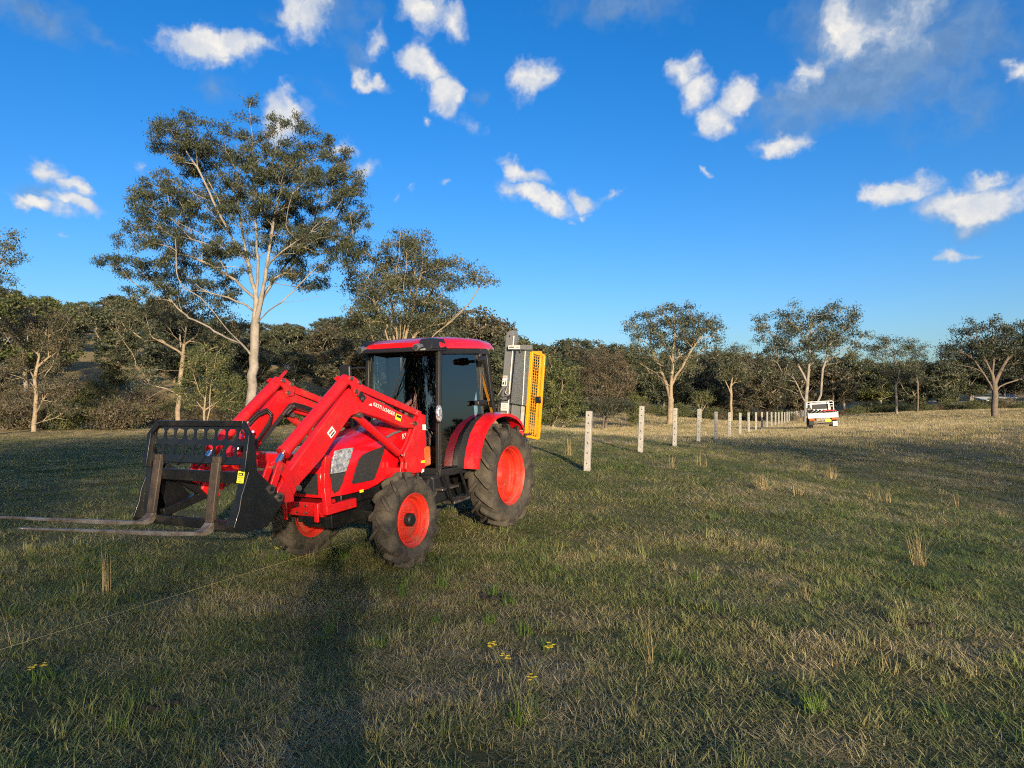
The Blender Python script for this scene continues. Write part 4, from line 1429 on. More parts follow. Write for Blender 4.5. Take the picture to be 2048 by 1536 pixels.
# x right, y forward (away), origin under the tailgate
TW = .93
ty = MB().box(-TW, TW, .05, 2.3, .86, .93)
tray = ty.obj('tray', WHITEP, ute, bevel=.01)
MB().box(-TW, TW, 0, .045, .72, 1.05).obj('tailgate', WHITEP, tray, bevel=.012)
for s in (1, -1):
    MB().box(min(s * TW, s * (TW - .04)), max(s * TW, s * (TW - .04)), .05, 2.28, .93, 1.12).obj('side_board', WHITEP, tray, bevel=.01)
m = MB()
m.tube([(-.86, 2.3, .95), (-.86, 2.3, 1.74), (-.80, 2.3, 1.80), (.80, 2.3, 1.80), (.86, 2.3, 1.74), (.86, 2.3, .95)], .032, 8)
m.rod((-.86, 2.3, 1.62), (-.55, 2.3, 1.62), .024).rod((.55, 2.3, 1.62), (.86, 2.3, 1.62), .024).rod((-.55, 2.3, .95), (-.55, 2.3, 1.8), .024).rod((.55, 2.3, .95), (.55, 2.3, 1.8), .024).rod((.58, 2.3, 1.45), (.86, 2.3, 1.45), .024)
m.obj('headboard', WHITEP, ute)
m = MB().hexa([(-.78, 2.38, .75), (.78, 2.38, .75), (.8, 4.1, .75), (-.8, 4.1, .75), (-.62, 2.48, 1.74), (.62, 2.48, 1.74), (.60, 3.5, 1.74), (-.60, 3.5, 1.74)])
m.hexa([(-.8, 4.1, .6), (.8, 4.1, .6), (.74, 5.0, .6), (-.74, 5.0, .6), (-.78, 4.1, 1.12), (.78, 4.1, 1.12), (.70, 5.0, 1.0), (-.70, 5.0, 1.0)])
cabu = m.obj('cab', WHITEP, ute, bevel=.03)
MB().ngon([(-.58, 2.405, 1.28), (.58, 2.405, 1.28), (.54, 2.455, 1.62), (-.54, 2.455, 1.62)], .012).obj('rear_window', BLACKP, cabu)
for s in (1, -1):
    for y in (.75, 3.9):
        w_ = MB().rod((s * .62, y, .34), (s * .84, y, .34), .34, n=24).obj('wheel', HOSE, ute, 35)
        MB().disc((s * .84, y, .34), (s, 0, 0), .2, .015, 16).obj('rim', STEEL, w_)
    m = MB().box(min(s * .58, s * .86), max(s * .58, s * .86), .18, .20, .16 if s > 0 else .28, .46 if s > 0 else .62)
    m.obj('mud_flap', WHITEP if s > 0 else BLACKP, ute)
    m = MB().box(min(s * .52, s * .88), max(s * .52, s * .88), .03, .07, .58, .68)
    m.obj('tail_lamp', AMBER, ute, bevel=.01)
MB().box(.12, .48, -.012, .02, .46, .62).obj('number_plate', STICK, ute, bevel=.004)
m = MB().rod((-.55, .15, .42), (.55, .15, .42), .035).rod((-.5, .2, .30), (.5, .2, .30), .03).box(-.42, .42, .1, 2.1, .55, .70).rod((-.7, .75, .34), (.7, .75, .34), .06)
m.obj('rear_underrun_bar', STEEL, ute)
m = MB().tube([(-.4, .4, .99), (0, .5, 1.0), (.5, .45, 1.0)], [.06, .09, .07], 10)
# load on the tray
bag = MB()
rb2 = random.Random(8)
for k in range(6):
    x = -.62 + k * .24
    bag.tube([(x - .16, .5 + rb2.uniform(-.1, .1), 1.05), (x, .55, 1.10 + rb2.uniform(0, .08)), (x + .18, .5, 1.04)], [.08, .17, .08], 10)
lo_ = bag.obj('load_bundle', BLACKP, None, 50)
lo_.matrix_world = UM
tag(lo_, 'dark bundle of gear lying in the tray of the utility truck', 'load')
m = MB().tube([(.0, .32, 1.17), (.4, .34, 1.20), (.85, .34, 1.17)], [.03, .05, .035], 8)
o = m.obj('rolled_strap', STICKR, None, 50)
o.matrix_world = UM
tag(o, 'red rolled strap on top of the load in the utility truck tray', 'strap')
m = MB().box(-.9, -.62, 1.2, 1.7, .935, 1.42)
o = m.obj('tool_box', BLACKP, None, bevel=.02)
m = MB().box(-.86, -.66, 1.195, 1.2, 1.3, 1.36)
m.obj('box_latch', STEEL, o)
o.matrix_world = UM
tag(o, 'dark upright tool box at the left front of the truck tray', 'tool box')

# ------------------------------------------------------------------ sheds under the trees at the far right
for i, (px, py, D, w_, d_, h_, rz, lab) in enumerate(((1974, 822, 128, 2.6, 3, 1.2, .1, 'low shed with a pale metal roof just left of the big dark trunk'), (2012, 822, 132, 3.0, 3, 1.1, -.25, 'small pale-roofed shed right of the big dark trunk'), (1893, 823, 130, 3.2, 3, .7, .15, 'low pale-roofed shelter, leftmost of the three far roofs'))):
    q = P(px, py, D)
    t = thing('shed', lab, 'shed', Matrix.Translation((q[0], q[1], g1(q[0], q[1]) - .1)) @ Matrix.Rotation(rz, 4, 'Z'), 'sheds under the trees at the far right')
    MB().box(-w_ / 2, w_ / 2, -d_ / 2, d_ / 2, 0, h_).obj('wall', WALLM, t)
    MB().hexa([(-w_ / 2 - .15, -d_ / 2 - .3, h_ + .003), (w_ / 2 + .15, -d_ / 2 - .3, h_ + .003), (w_ / 2 + .15, d_ / 2, h_ + .6), (-w_ / 2 - .15, d_ / 2, h_ + .6), (-w_ / 2 - .15, -d_ / 2 - .3, h_ + .09), (w_ / 2 + .15, -d_ / 2 - .3, h_ + .09), (w_ / 2 + .15, d_ / 2, h_ + .7), (-w_ / 2 - .15, d_ / 2, h_ + .7)]).obj('roof', ROOFW, t)
    MB().box(-w_ * .2, w_ * .15, -d_ / 2 - .03, -d_ / 2 - .005, .05, h_ * .8).obj('doorway', INK, t)

# ------------------------------------------------------------------ trees
def make_tree(seed, limbs, lobes, n_clump, rc, leaves, lsize, base_r, leafmat, barkmat, name='tree', flat=.6, droop=.5, twig=5, sides=6, tipr=.012, aspect=.3, outer=.0, curl=.22, twig_r=.008, pathw=.45, expo=.58, spread=.36):
    """limbs: polylines in metres from the foot of the tree; lobes: ellipsoids (cx,cy,cz,rx,ry,rz) of the crown.
    Returns (trunk mesh, crown mesh)."""
    r = np.random.default_rng(seed)
    pos, par, lock = [], [], []
    for L in limbs:
        L = np.array(L, float)
        start = 0
        if pos:
            d = np.linalg.norm(np.array(pos) - L[0], axis=1)
            prev = int(d.argmin())
            start = 1
        else:
            prev = -1
            pos.append(L[0]); par.append(-1)
            prev = 0
            start = 1
        for k in range(start, len(L)):
            a, b = np.array(pos[prev]), L[k]
            n = max(1, int(np.linalg.norm(b - a) / (rc * 1.2)))
            for q in range(1, n + 1):
                p = a + (b - a) * q / n + (r.normal(0, rc * .07, 3) if q < n else 0)
                pos.append(p); par.append(prev); prev = len(pos) - 1
    # clump centres, spread evenly
    vol = np.array([l[3] * l[4] * l[5] for l in lobes]); vol = vol / vol.sum()
    C = []
    tries = 0
    while len(C) < n_clump and tries < n_clump * 30:
        tries += 1
        l = lobes[r.choice(len(lobes), p=vol)]
        u = r.normal(size=3); u /= np.linalg.norm(u)
        rad_ = r.uniform(outer, 1) ** (1 / 3)
        c = np.array(l[:3]) + u * rad_ * np.array(l[3:6])
        if C and (np.linalg.norm(np.array(C) - c, axis=1) < rc * .75).any():
            continue
        C.append(c)
    C = np.array(C)
    P0 = np.array(pos)
    order = np.argsort([np.linalg.norm(P0 - c, axis=1).min() for c in C])
    plen = np.zeros(len(pos))
    for i in range(1, len(pos)):
        plen[i] = plen[par[i]] + np.linalg.norm(P0[i] - P0[par[i]])
    pos = [np.array(p) for p in pos]
    plen = list(plen)
    ends = []
    PA = np.zeros((len(pos) + len(C) * 14 + 10, 3)); PA[:len(pos)] = np.array(pos)
    PL = np.zeros(len(PA)); PL[:len(pos)] = plen
    n = len(pos)
    hmin = min(l[2] - l[5] for l in lobes)
    for ci in order:
        c = C[ci]
        d = np.linalg.norm(PA[:n] - c, axis=1)
        cost = d + pathw * PL[:n] + .8 * np.clip(PA[:n, 2] - c[2], 0, None)
        j = int(cost.argmin())
        a = PA[j]
        pd = a - PA[par[j]] if par[j] >= 0 else np.array([0, 0, 1.])
        pd = pd / (np.linalg.norm(pd) + 1e-6)
        L = np.linalg.norm(c - a)
        ctl = a + (pd * .75 + np.array([0, 0, .35])) * L * curl + r.normal(0, .08, 3) * L
        ns = int(min(7, max(2, L / (rc * .9))))
        prev = j
        for q in range(1, ns + 1):
            t = q / ns
            p = (1 - t) ** 2 * a + 2 * t * (1 - t) * ctl + t * t * c + (r.normal(0, .05, 3) * rc if q < ns else 0)
            if n >= len(PA) - 1:
                PA = np.vstack([PA, np.zeros((4000, 3))]); PL = np.concatenate([PL, np.zeros(4000)])
            PA[n] = p; par.append(prev); PL[n] = PL[prev] + np.linalg.norm(p - PA[prev]); prev = n; n += 1
        ends.append((prev, ci))
    PA = PA[:n]
    wgt = np.zeros(n)
    for e, _ in ends:
        wgt[e] += 1
    for i in range(n - 1, 0, -1):
        wgt[par[i]] += wgt[i]
    R = np.maximum(tipr, tipr * np.power(np.maximum(wgt, .5), expo))
    sc_ = (base_r - tipr) / max(1e-6, R[0] - tipr)
    R = tipr + (R - tipr) * sc_
    R *= 1 + .22 * np.exp(-np.clip(PA[:, 2], 0, None) / (base_r * 3.0))
    par_a = np.array(par)
    A, B = PA[par_a[1:]], PA[1:]
    RA = np.minimum(R[par_a[1:]], R[1:] * 1.3 + .004)
    RB = R[1:]
    # twigs
    e_idx = np.array([e for e, _ in ends])
    nt_ = twig
    T0 = np.repeat(PA[e_idx], nt_, 0)
    u = r.normal(size=(len(T0), 3)); u /= np.linalg.norm(u, axis=1)[:, None]
    u[:, 2] = u[:, 2] * flat + .18
    T1 = T0 + u * rc * r.uniform(.45, 1.05, (len(T0), 1))
    if twig_r:
        A = np.vstack([A, T0]); B = np.vstack([B, T1])
        RA = np.concatenate([RA, np.full(len(T0), twig_r)]); RB = np.concatenate([RB, np.full(len(T0), twig_r * .5)])
    D = B - A
    D /= np.linalg.norm(D, axis=1)[:, None] + 1e-9
    ref = np.where(np.abs(D[:, 2:3]) > .9, np.array([[1., 0, 0]]), np.array([[0, 0, 1.]]))
    U = np.cross(D, ref); U /= np.linalg.norm(U, axis=1)[:, None]
    Wv = np.cross(D, U)
    ang = np.arange(sides) * 2 * np.pi / sides
    ring = np.cos(ang)[None, :, None] * U[:, None] + np.sin(ang)[None, :, None] * Wv[:, None]
    V = np.concatenate([A[:, None] - D[:, None] * RA[:, None, None] * .3 + ring * RA[:, None, None], B[:, None] + D[:, None] * RB[:, None, None] * .3 + ring * RB[:, None, None]], 1)
    nseg = len(A)
    base = np.arange(nseg)[:, None] * 2 * sides
    kk = np.arange(sides)
    Q = np.stack([base + kk, base + (kk + 1) % sides, base + sides + (kk + 1) % sides, base + sides + kk], -1).reshape(-1, 4)
    trunk = np_mesh(name + '_trunk', V.reshape(-1, 3), Q, barkmat, smooth=True)
    # leaves in sprays round each twig end
    per = max(1, leaves // (len(ends) * nt_))
    base_c = np.repeat(T1 * .78 + T0 * .22, per, 0)
    n_l = len(base_c)
    off = r.normal(0, 1, (n_l, 3)) * np.array([spread, spread, spread * .75]) * rc
    ctr = base_c + off
    ctr[:, 2] -= np.abs(r.normal(0, .12, n_l)) * rc * droop
    d = r.normal(size=(n_l, 3)); d[:, 2] -= droop * 1.6
    d /= np.linalg.norm(d, axis=1)[:, None]
    s_ = np.cross(d, r.normal(size=(n_l, 3))); s_ /= np.linalg.norm(s_, axis=1)[:, None] + 1e-9
    ln = lsize * r.uniform(.6, 1.35, (n_l, 1)); wd = ln * aspect
    v0 = ctr - d * ln * .5; v2 = ctr + d * ln * .5
    v1 = ctr + s_ * wd * .5 - d * ln * .08; v3 = ctr - s_ * wd * .5 - d * ln * .08
    LV = np.stack([v0, v1, v2, v3], 1).reshape(-1, 3)
    LQ = np.arange(n_l * 4).reshape(-1, 4)
    ctint = np.repeat(np.repeat(r.normal(.45, .16, len(ends)), nt_), per)
    tint = np.clip(ctint + r.normal(0, .16, n_l), 0, 1)
    crown = np_mesh(name + '_crown', LV, LQ, leafmat, tint)
    return trunk, crown


def put_tree(name, label, cat, meshes, xy, rot=0.0, scale=1.0, group=None, dz=0.0, sxy=1.0):
    t = bpy.data.objects.new(name, None)
    COL.objects.link(t)
    t.location = (xy[0], xy[1], g1(*xy) - .08 + dz)
    t.rotation_euler = (0, 0, rot)
    t.scale = (scale * sxy, scale * sxy, scale)
    tag(t, label, cat, group)
    for nm, me in zip(('trunk', 'crown'), meshes):
        link(nm, me, t)
    return t


class Px:
    """turns photo pixels into metres from the foot of one tree that stands D metres out"""
    def __init__(s, px, py, D):
        s.px, s.py, s.D, s.k = px, py, D, D / F
        q = P(px, py, D)
        s.xy = (q[0], q[1])
        s.z0 = q[2] - (g1(q[0], q[1]) - .08)

    def p(s, x, y, dy=0.0):
        k = (s.D + dy) / F
        return ((x - 1024) * k - (s.px - 1024) * s.k, dy, (s.py - y) * s.k + s.z0)

    def e(s, x, y, hw, hh, dy=0.0, deep=None):
        q = s.p(x, y, dy)
        return (q[0], q[1], q[2], hw * s.k, (deep if deep is not None else min(hw, hh) * 1.0) * s.k, hh * s.k)


# tall pale-barked gum left of the tractor
t = Px(498, 862, 45)
p = t.p
limbs = [[p(498, 868), p(503, 790), p(508, 700), p(509, 650), p(511, 600), p(498, 545, .3), p(487, 490, .5), p(476, 420, .8), p(468, 340, 1.0)],
         [p(510, 640), p(520, 600, -.2), p(528, 560, -.4), p(536, 500, -.5), p(545, 440, -.7), p(560, 380, -.8)],
         [p(511, 600), p(513, 540), p(511, 480, -.3), p(508, 420), p(503, 340, .4), p(500, 260, .4), p(494, 205, .3)],
         [p(499, 725), p(480, 688, -.8), p(455, 666, -1.4), p(425, 632, -2.2), p(398, 606, -2.6), p(370, 592, -3)],
         [p(475, 684, -.9), p(440, 668, .3), p(405, 645, 1.0), p(375, 630, 1.5)],
         [p(509, 632), p(490, 606, .8), p(455, 588, 1.5), p(410, 573, 2.0), p(360, 565, 2.4), p(310, 560, 2.6)],
         [p(514, 650), p(535, 625, -.9), p(560, 612, -1.6), p(600, 610, -2.2), p(640, 604, -2.6)],
         [p(519, 605), p(545, 555, 1.2), p(585, 500, 1.8), p(620, 440, 2.2), p(640, 380, 2.2)],
         [p(506, 600), p(470, 555, 1), p(420, 520, 1.6), p(350, 485, 2), p(295, 460, 2)],
         [p(492, 520, .3), p(440, 440, -.5), p(390, 340, -.8), p(350, 285, -.8)],
         [p(497, 540), p(465, 490, -1.2), p(420, 440, -1.8), p(380, 400, -2.2)],
         [p(531, 540), p(565, 510, -1.6), p(620, 480, -2.4), p(670, 450, -2.6)]]
E_ = t.e
lobes = [E_(494, 214, 30, 40, .4, 26), E_(530, 225, 26, 24, .2, 20), E_(450, 265, 40, 34, .6, 40), E_(360, 285, 62, 55, -.8, 60), E_(400, 300, 60, 50, 1.5, 60), E_(580, 270, 44, 44, -.6, 50), E_(640, 310, 60, 58, 1, 60), E_(690, 390, 44, 70, .5, 60),
         E_(330, 400, 72, 70, 1.0, 80), E_(430, 390, 80, 60, 2.2, 50), E_(560, 380, 80, 66, -2.2, 60), E_(600, 440, 80, 60, 2, 70), E_(310, 480, 56, 60, -1.6, 60), E_(400, 480, 70, 44, 2.5, 50),
         E_(650, 500, 70, 46, -1.5, 60), E_(240, 520, 58, 22, 1.0, 34), E_(320, 555, 90, 46, 2.0, 60), E_(420, 560, 60, 50, 2.8, 50), E_(600, 550, 70, 26, 1.6, 50), E_(520, 330, 60, 60, 0, 60), E_(720, 470, 24, 50, 0, 30), E_(500, 420, 90, 70, 0, 50), E_(455, 510, 60, 40, 0, 50), E_(565, 500, 60, 44, 0, 50), E_(250, 470, 30, 40, 0, 30)]
put_tree('gum_tree', 'tallest pale-barked gum tree with a wide airy crown behind the loader arms', 'tree',
         make_tree(21, limbs, lobes, 800, .46, 135000, .18, .29, LEAFH, BARK, 'tall_gum', twig=7, tipr=.010, aspect=.25, sides=6, spread=.34, droop=.8, twig_r=.006), t.xy)

# bushy many-stemmed gum behind the cab
t = Px(795, 862, 50)
p, E_ = t.p, t.e
limbs = [[p(795, 866), p(796, 790), p(792, 700), p(785, 620, .5), p(775, 560, .8), p(770, 510)]]
for i, (x1, y1, d1, x2, y2) in enumerate(((760, 640, -1, 735, 560), (815, 620, -1.5, 830, 530), (840, 650, 1, 870, 560), (772, 640, 1.5, 750, 590), (805, 600, -2, 812, 520), (828, 600, -.5, 850, 500), (745, 680, 0, 700, 640), (870, 670, -1, 930, 620), (790, 590, -2, 800, 480))):
    limbs.append([p(795, 800 - i * 6), p((795 + x1) / 2, (740 + y1) / 2, d1 * .5), p(x1, y1, d1), p(x2, y2, d1 * 1.4)])
limbs.append([p(870, 668, -1), p(900, 648, -1.2), p(940, 610, -1.4), p(958, 580, -1.4)])
lobes = [E_(820, 480, 40, 34), E_(750, 560, 70, 50, 1, 60), E_(800, 540, 60, 60, -1, 60), E_(870, 560, 50, 60, .5, 50), E_(720, 640, 46, 56, 0, 50), E_(860, 630, 60, 50, 1, 60), E_(950, 565, 34, 32, -1.4, 26), E_(900, 520, 20, 20, 0, 18), E_(760, 620, 70, 50, -2, 40), E_(710, 500, 34, 40, 1, 30)]
put_tree('gum_tree', 'bushy gum with many tawny stems rising right behind the tractor cab roof', 'tree',
         make_tree(31, limbs, lobes, 260, .60, 42000, .19, .28, LEAF, BARKT, 'bushy_gum', twig=6, tipr=.018, sides=6, twig_r=.011), t.xy)

# smaller gum at the left edge of the open pasture, lit trunk
t = Px(68, 864, 54)
p, E_ = t.p, t.e
limbs = [[p(68, 868), p(70, 830), p(72, 790), p(68, 760), p(72, 735), p(95, 715), p(120, 700), p(128, 680)], [p(70, 835), p(85, 800, -.8), p(100, 780, -1.2), p(135, 770, -1.6)], [p(70, 760), p(55, 735, .6), p(40, 725, 1)], [p(72, 735), p(75, 690, .5), p(70, 650, .6)],
         [p(70, 848), p(85, 842, -1), p(110, 835, -1.4), p(130, 838, -1.5)], [p(68, 850), p(52, 838, -.6)]]
lobes = [E_(60, 660, 70, 50), E_(110, 680, 50, 46, -1, 50), E_(130, 760, 50, 40, -1, 40), E_(40, 740, 40, 50, 1, 40), E_(90, 720, 60, 40, 1.4, 40), E_(120, 810, 40, 26, -1.5, 30)]
put_tree('gum_tree', 'small gum with sunlit tawny trunk and low dead branches at the far left', 'tree',
         make_tree(41, limbs, lobes, 120, .58, 15000, .19, .17, LEAFB, BARKT, 'left_gum', twig=6, tipr=.013), t.xy)
# left edge crown that leans into the frame
t = Px(-70, 868, 46)
p, E_ = t.p, t.e
limbs = [[p(-70, 872), p(-68, 760), p(-60, 660), p(-55, 580), p(-50, 520)], [p(-60, 600), p(-30, 560), p(0, 510)]]
lobes = [E_(-20, 495, 60, 40), E_(-90, 520, 70, 60), E_(-50, 560, 70, 44), E_(-80, 600, 60, 40)]
put_tree('gum_tree', 'gum whose crown just reaches into the photo at its left edge', 'tree', make_tree(43, limbs, lobes, 90, .6, 12000, .2, .24, LEAF, BARK, 'edge_gum', twig=6), t.xy)
# gum with forked lit trunk behind the fork carriage
t = Px(357, 862, 56)
p, E_ = t.p, t.e
limbs = [[p(357, 866), p(358, 800), p(362, 740), p(366, 690), p(372, 640), p(370, 600)], [p(366, 695), p(345, 672, -.6), p(322, 660, -1)], [p(368, 690), p(390, 672, .6), p(420, 655, 1)], [p(360, 770), p(330, 778, -1.2), p(290, 800, -1.6)], [p(361, 735), p(330, 740, .8), p(290, 738, 1.2)], [p(364, 730), p(400, 728, -1)]]
lobes = [E_(370, 610, 70, 40), E_(300, 650, 60, 40), E_(440, 660, 50, 46, 1), E_(290, 760, 36, 34), E_(250, 640, 40, 40, 1), E_(420, 720, 46, 30)]
put_tree('gum_tree', 'gum with a straight lit trunk just left of the tall pale gum', 'tree', make_tree(47, limbs, lobes, 120, .62, 14000, .2, .19, LEAF, BARKT, 'forked_gum', twig=6), t.xy)
# twin-stemmed small tree above the guard
t = Px(410, 862, 50)
p, E_ = t.p, t.e
limbs = [[p(408, 866), p(410, 800), p(412, 740), p(408, 700)], [p(408, 862), p(419, 820), p(421, 770), p(430, 720)], [p(412, 820), p(440, 800), p(470, 780)], [p(410, 830), p(390, 800)]]
lobes = [E_(410, 730, 44, 36), E_(450, 780, 46, 36), E_(380, 780, 30, 40), E_(430, 700, 36, 20), E_(465, 820, 26, 24)]
put_tree('small_tree', 'twin-stemmed small green tree above the black guard of the pallet fork', 'tree', make_tree(53, limbs, lobes, 70, .5, 9000, .16, .10, LEAFG, BARKT, 'twin_tree', twig=5), t.xy)
# round gum mid right
t = Px(1340, 846, 62)
p, E_ = t.p, t.e
limbs = [[p(1340, 850), p(1342, 800), p(1344, 750), p(1346, 700), p(1350, 660), p(1350, 630)], [p(1342, 790), p(1320, 730, .6), p(1300, 690, 1)], [p(1342, 780), p(1372, 720, -.7), p(1400, 680, -1)], [p(1343, 770), p(1310, 745, -1), p(1280, 728, -1.4)], [p(1345, 730), p(1385, 690, 1), p(1410, 650, 1.2)], [p(1345, 720), p(1320, 670, -.6)]]
lobes = [E_(1350, 630, 50, 26), E_(1300, 655, 44, 36, 1), E_(1400, 660, 44, 32, -.6), E_(1350, 670, 60, 36, .5, 50), E_(1280, 680, 24, 26), E_(1425, 690, 20, 20), E_(1340, 720, 66, 40, 1, 50)]
put_tree('gum_tree', 'rounded gum standing alone beyond the fourth fence post', 'tree', make_tree(61, limbs, lobes, 150, .62, 17000, .22, .25, LEAF, BARKT, 'round_gum', twig=6, tipr=.018, outer=.2), t.xy)
# wide gum behind the truck
t = Px(1622, 838, 82)
p, E_ = t.p, t.e
limbs = [[p(1612, 842), p(1613, 790), p(1618, 740), p(1620, 690), p(1622, 650)], [p(1612, 838), p(1642, 790), p(1646, 740), p(1660, 690), p(1690, 660)], [p(1617, 760), p(1590, 710, 1), p(1560, 680, 1.4)], [p(1620, 700), p(1600, 660), p(1580, 640)], [p(1648, 730), p(1690, 700, -1), p(1725, 680, -1)], [p(1613, 800), p(1585, 750, -1)]]
lobes = [E_(1620, 625, 60, 24), E_(1560, 650, 50, 34, 1), E_(1680, 640, 46, 34, -1), E_(1620, 670, 80, 34, 1, 60), E_(1530, 680, 28, 22), E_(1715, 680, 26, 30), E_(1660, 700, 66, 34, -1), E_(1560, 730, 44, 46, 2, 50)]
put_tree('gum_tree', 'wide domed gum with two thin pale trunks behind the utility truck', 'tree', make_tree(67, limbs, lobes, 170, .8, 19000, .28, .26, LEAF, BARK, 'domed_gum', twig=6, tipr=.022, outer=.2), t.xy)
# slim gums to the right of it
t = Px(1790, 834, 98)
p, E_ = t.p, t.e
limbs = [[p(1794, 838), p(1793, 800), p(1792, 770), p(1800, 740), p(1785, 700)], [p(1792, 775), p(1806, 755), p(1812, 720)]]
lobes = [E_(1788, 695, 50, 20), E_(1750, 725, 22, 16), E_(1800, 740, 40, 24), E_(1815, 705, 18, 14)]
put_tree('gum_tree', 'slim gum with a small flat top between the truck and the big dark tree', 'tree', make_tree(71, limbs, lobes, 60, .8, 6500, .28, .16, LEAF, BARK, 'slim_gum', twig=6, outer=.2), t.xy)
t = Px(1838, 832, 104)
p, E_ = t.p, t.e
limbs = [[p(1836, 836), p(1836, 780), p(1834, 740), p(1834, 700)], [p(1836, 760), p(1815, 730)], [p(1836, 750), p(1852, 720)]]
lobes = [E_(1834, 720, 26, 36), E_(1815, 750, 20, 20), E_(1852, 750, 20, 22)]
put_tree('gum_tree', 'thin twiggy gum with few leaves against the sky, left of the big dark tree', 'tree', make_tree(73, limbs, lobes, 46, .7, 2600, .25, .13, LEAF, BARKD, 'twiggy_gum', twig=6), t.xy)
t = Px(1462, 846, 84)
p, E_ = t.p, t.e
limbs = [[p(1462, 850), p(1463, 790), p(1465, 740), p(1468, 705)], [p(1463, 790), p(1450, 760), p(1440, 740)], [p(1464, 780), p(1480, 750)]]
lobes = [E_(1470, 705, 24, 16), E_(1455, 740, 26, 24), E_(1480, 745, 22, 20)]
put_tree('gum_tree', 'slender tree between the rounded gum and the domed gum', 'tree', make_tree(79, limbs, lobes, 50, .75, 5000, .26, .15, LEAF, BARKT, 'slender_gum', twig=6), t.xy)
# big dark tree at the right edge
t = Px(1988, 832, 78)
p, E_ = t.p, t.e
limbs = [[p(1990, 836), p(1991, 790), p(1986, 750), p(1990, 700), p(1995, 660)], [p(1989, 795), p(1970, 750), p(1950, 720), p(1920, 700)], [p(1988, 770), p(2015, 720), p(2050, 690)], [p(1988, 740), p(1960, 690)]]
lobes = [E_(1975, 665, 60, 28), E_(1920, 695, 40, 26), E_(2040, 680, 50, 36), E_(1970, 700, 80, 24, 1, 60), E_(2080, 700, 50, 50), E_(1920, 730, 26, 20), E_(2040, 740, 60, 30, 1)]
put_tree('spreading_tree', 'big dark spreading tree with a flat-topped crown at the right edge', 'tree', make_tree(83, limbs, lobes, 150, .85, 19000, .3, .30, LEAFD, BARKD, 'dark_tree', twig=6, tipr=.02), t.xy)
t = Px(2110, 838, 88)
p, E_ = t.p, t.e
limbs = [[p(2110, 842), p(2108, 760), p(2100, 690)], [p(2108, 770), p(2070, 700)]]
lobes = [E_(2070, 670, 40, 30), E_(2110, 650, 60, 50), E_(2140, 700, 60, 60)]
put_tree('spreading_tree', 'dark tree cut off by the right edge of the photo', 'tree', make_tree(85, limbs, lobes, 80, .9, 10000, .3, .3, LEAFD, BARKD, 'edge_dark_tree', twig=6), t.xy)
# dome-shaped dry shrub, green shrub, small rounded shrub, dark shrub
t = Px(1216, 858, 58)
p, E_ = t.p, t.e
limbs = [[p(1212, 862), p(1212, 830), p(1214, 790)], [p(1212, 840), p(1190, 800), p(1180, 760)], [p(1213, 830), p(1236, 790), p(1250, 760)], [p(1212, 836), p(1216, 780, -1)]]
lobes = [E_(1212, 755, 58, 48, 0, 50), E_(1212, 730, 40, 34)]
put_tree('dry_shrub', 'tall dome-shaped grey-brown shrub behind the first two fence posts', 'shrub', make_tree(89, limbs, lobes, 130, .42, 17000, .13, .12, LEAFT, BARKD, 'dome_shrub', twig=5, outer=.35, aspect=.35), t.xy)
t = Px(1212, 858, 55)
p, E_ = t.p, t.e
limbs = [[p(1205, 862), p(1208, 835), p(1212, 815)], [p(1206, 840), p(1235, 815)]]
lobes = [E_(1205, 815, 44, 18), E_(1245, 812, 26, 16)]
put_tree('dark_shrub', 'low dark shrub under the tall dome-shaped shrub', 'shrub', make_tree(91, limbs, lobes, 45, .4, 6000, .13, .07, LEAFD, BARKD, 'low_dark_shrub', twig=5), t.xy)
t = Px(1112, 866, 46)
p, E_ = t.p, t.e
limbs = [[p(1105, 870), p(1108, 830), p(1110, 780)], [p(1104, 862), p(1075, 840), p(1060, 800)], [p(1106, 864), p(1135, 845), p(1150, 800)], [p(1105, 860), p(1120, 820, -.8), p(1125, 760, -1)]]
lobes = [E_(1105, 790, 52, 60), E_(1115, 750, 36, 34), E_(1140, 820, 28, 34), E_(1075, 820, 30, 40)]
put_tree('green_shrub', 'olive green bushy shrub right beside the yellow guard of the post driver', 'shrub', make_tree(97, limbs, lobes, 130, .42, 20000, .14, .10, LEAFG, BARKT, 'green_shrub', twig=5, outer=.1, aspect=.32), t.xy)
t = Px(1405, 840, 72)
p, E_ = t.p, t.e
limbs = [[p(1402, 844), p(1402, 825), p(1395, 805)], [p(1402, 828), p(1414, 805)], [p(1402, 826), p(1405, 800)]]
lobes = [E_(1404, 795, 24, 16), E_(1404, 805, 18, 12)]
put_tree('dry_shrub', 'small pale fan-shaped bush right of the rounded gum', 'shrub', make_tree(101, limbs, lobes, 34, .38, 2600, .14, .08, LEAFG, BARKT, 'fan_bush', twig=6), t.xy)
t = Px(1270, 850, 60)
p, E_ = t.p, t.e
put_tree('green_shrub', 'dark green shrub left of the rounded gum', 'shrub', make_tree(103, [[p(1270, 854), p(1272, 820)]], [E_(1268, 815, 20, 36)], 30, .4, 4500, .14, .07, LEAFG, BARKD, 'side_shrub', twig=5), t.xy)

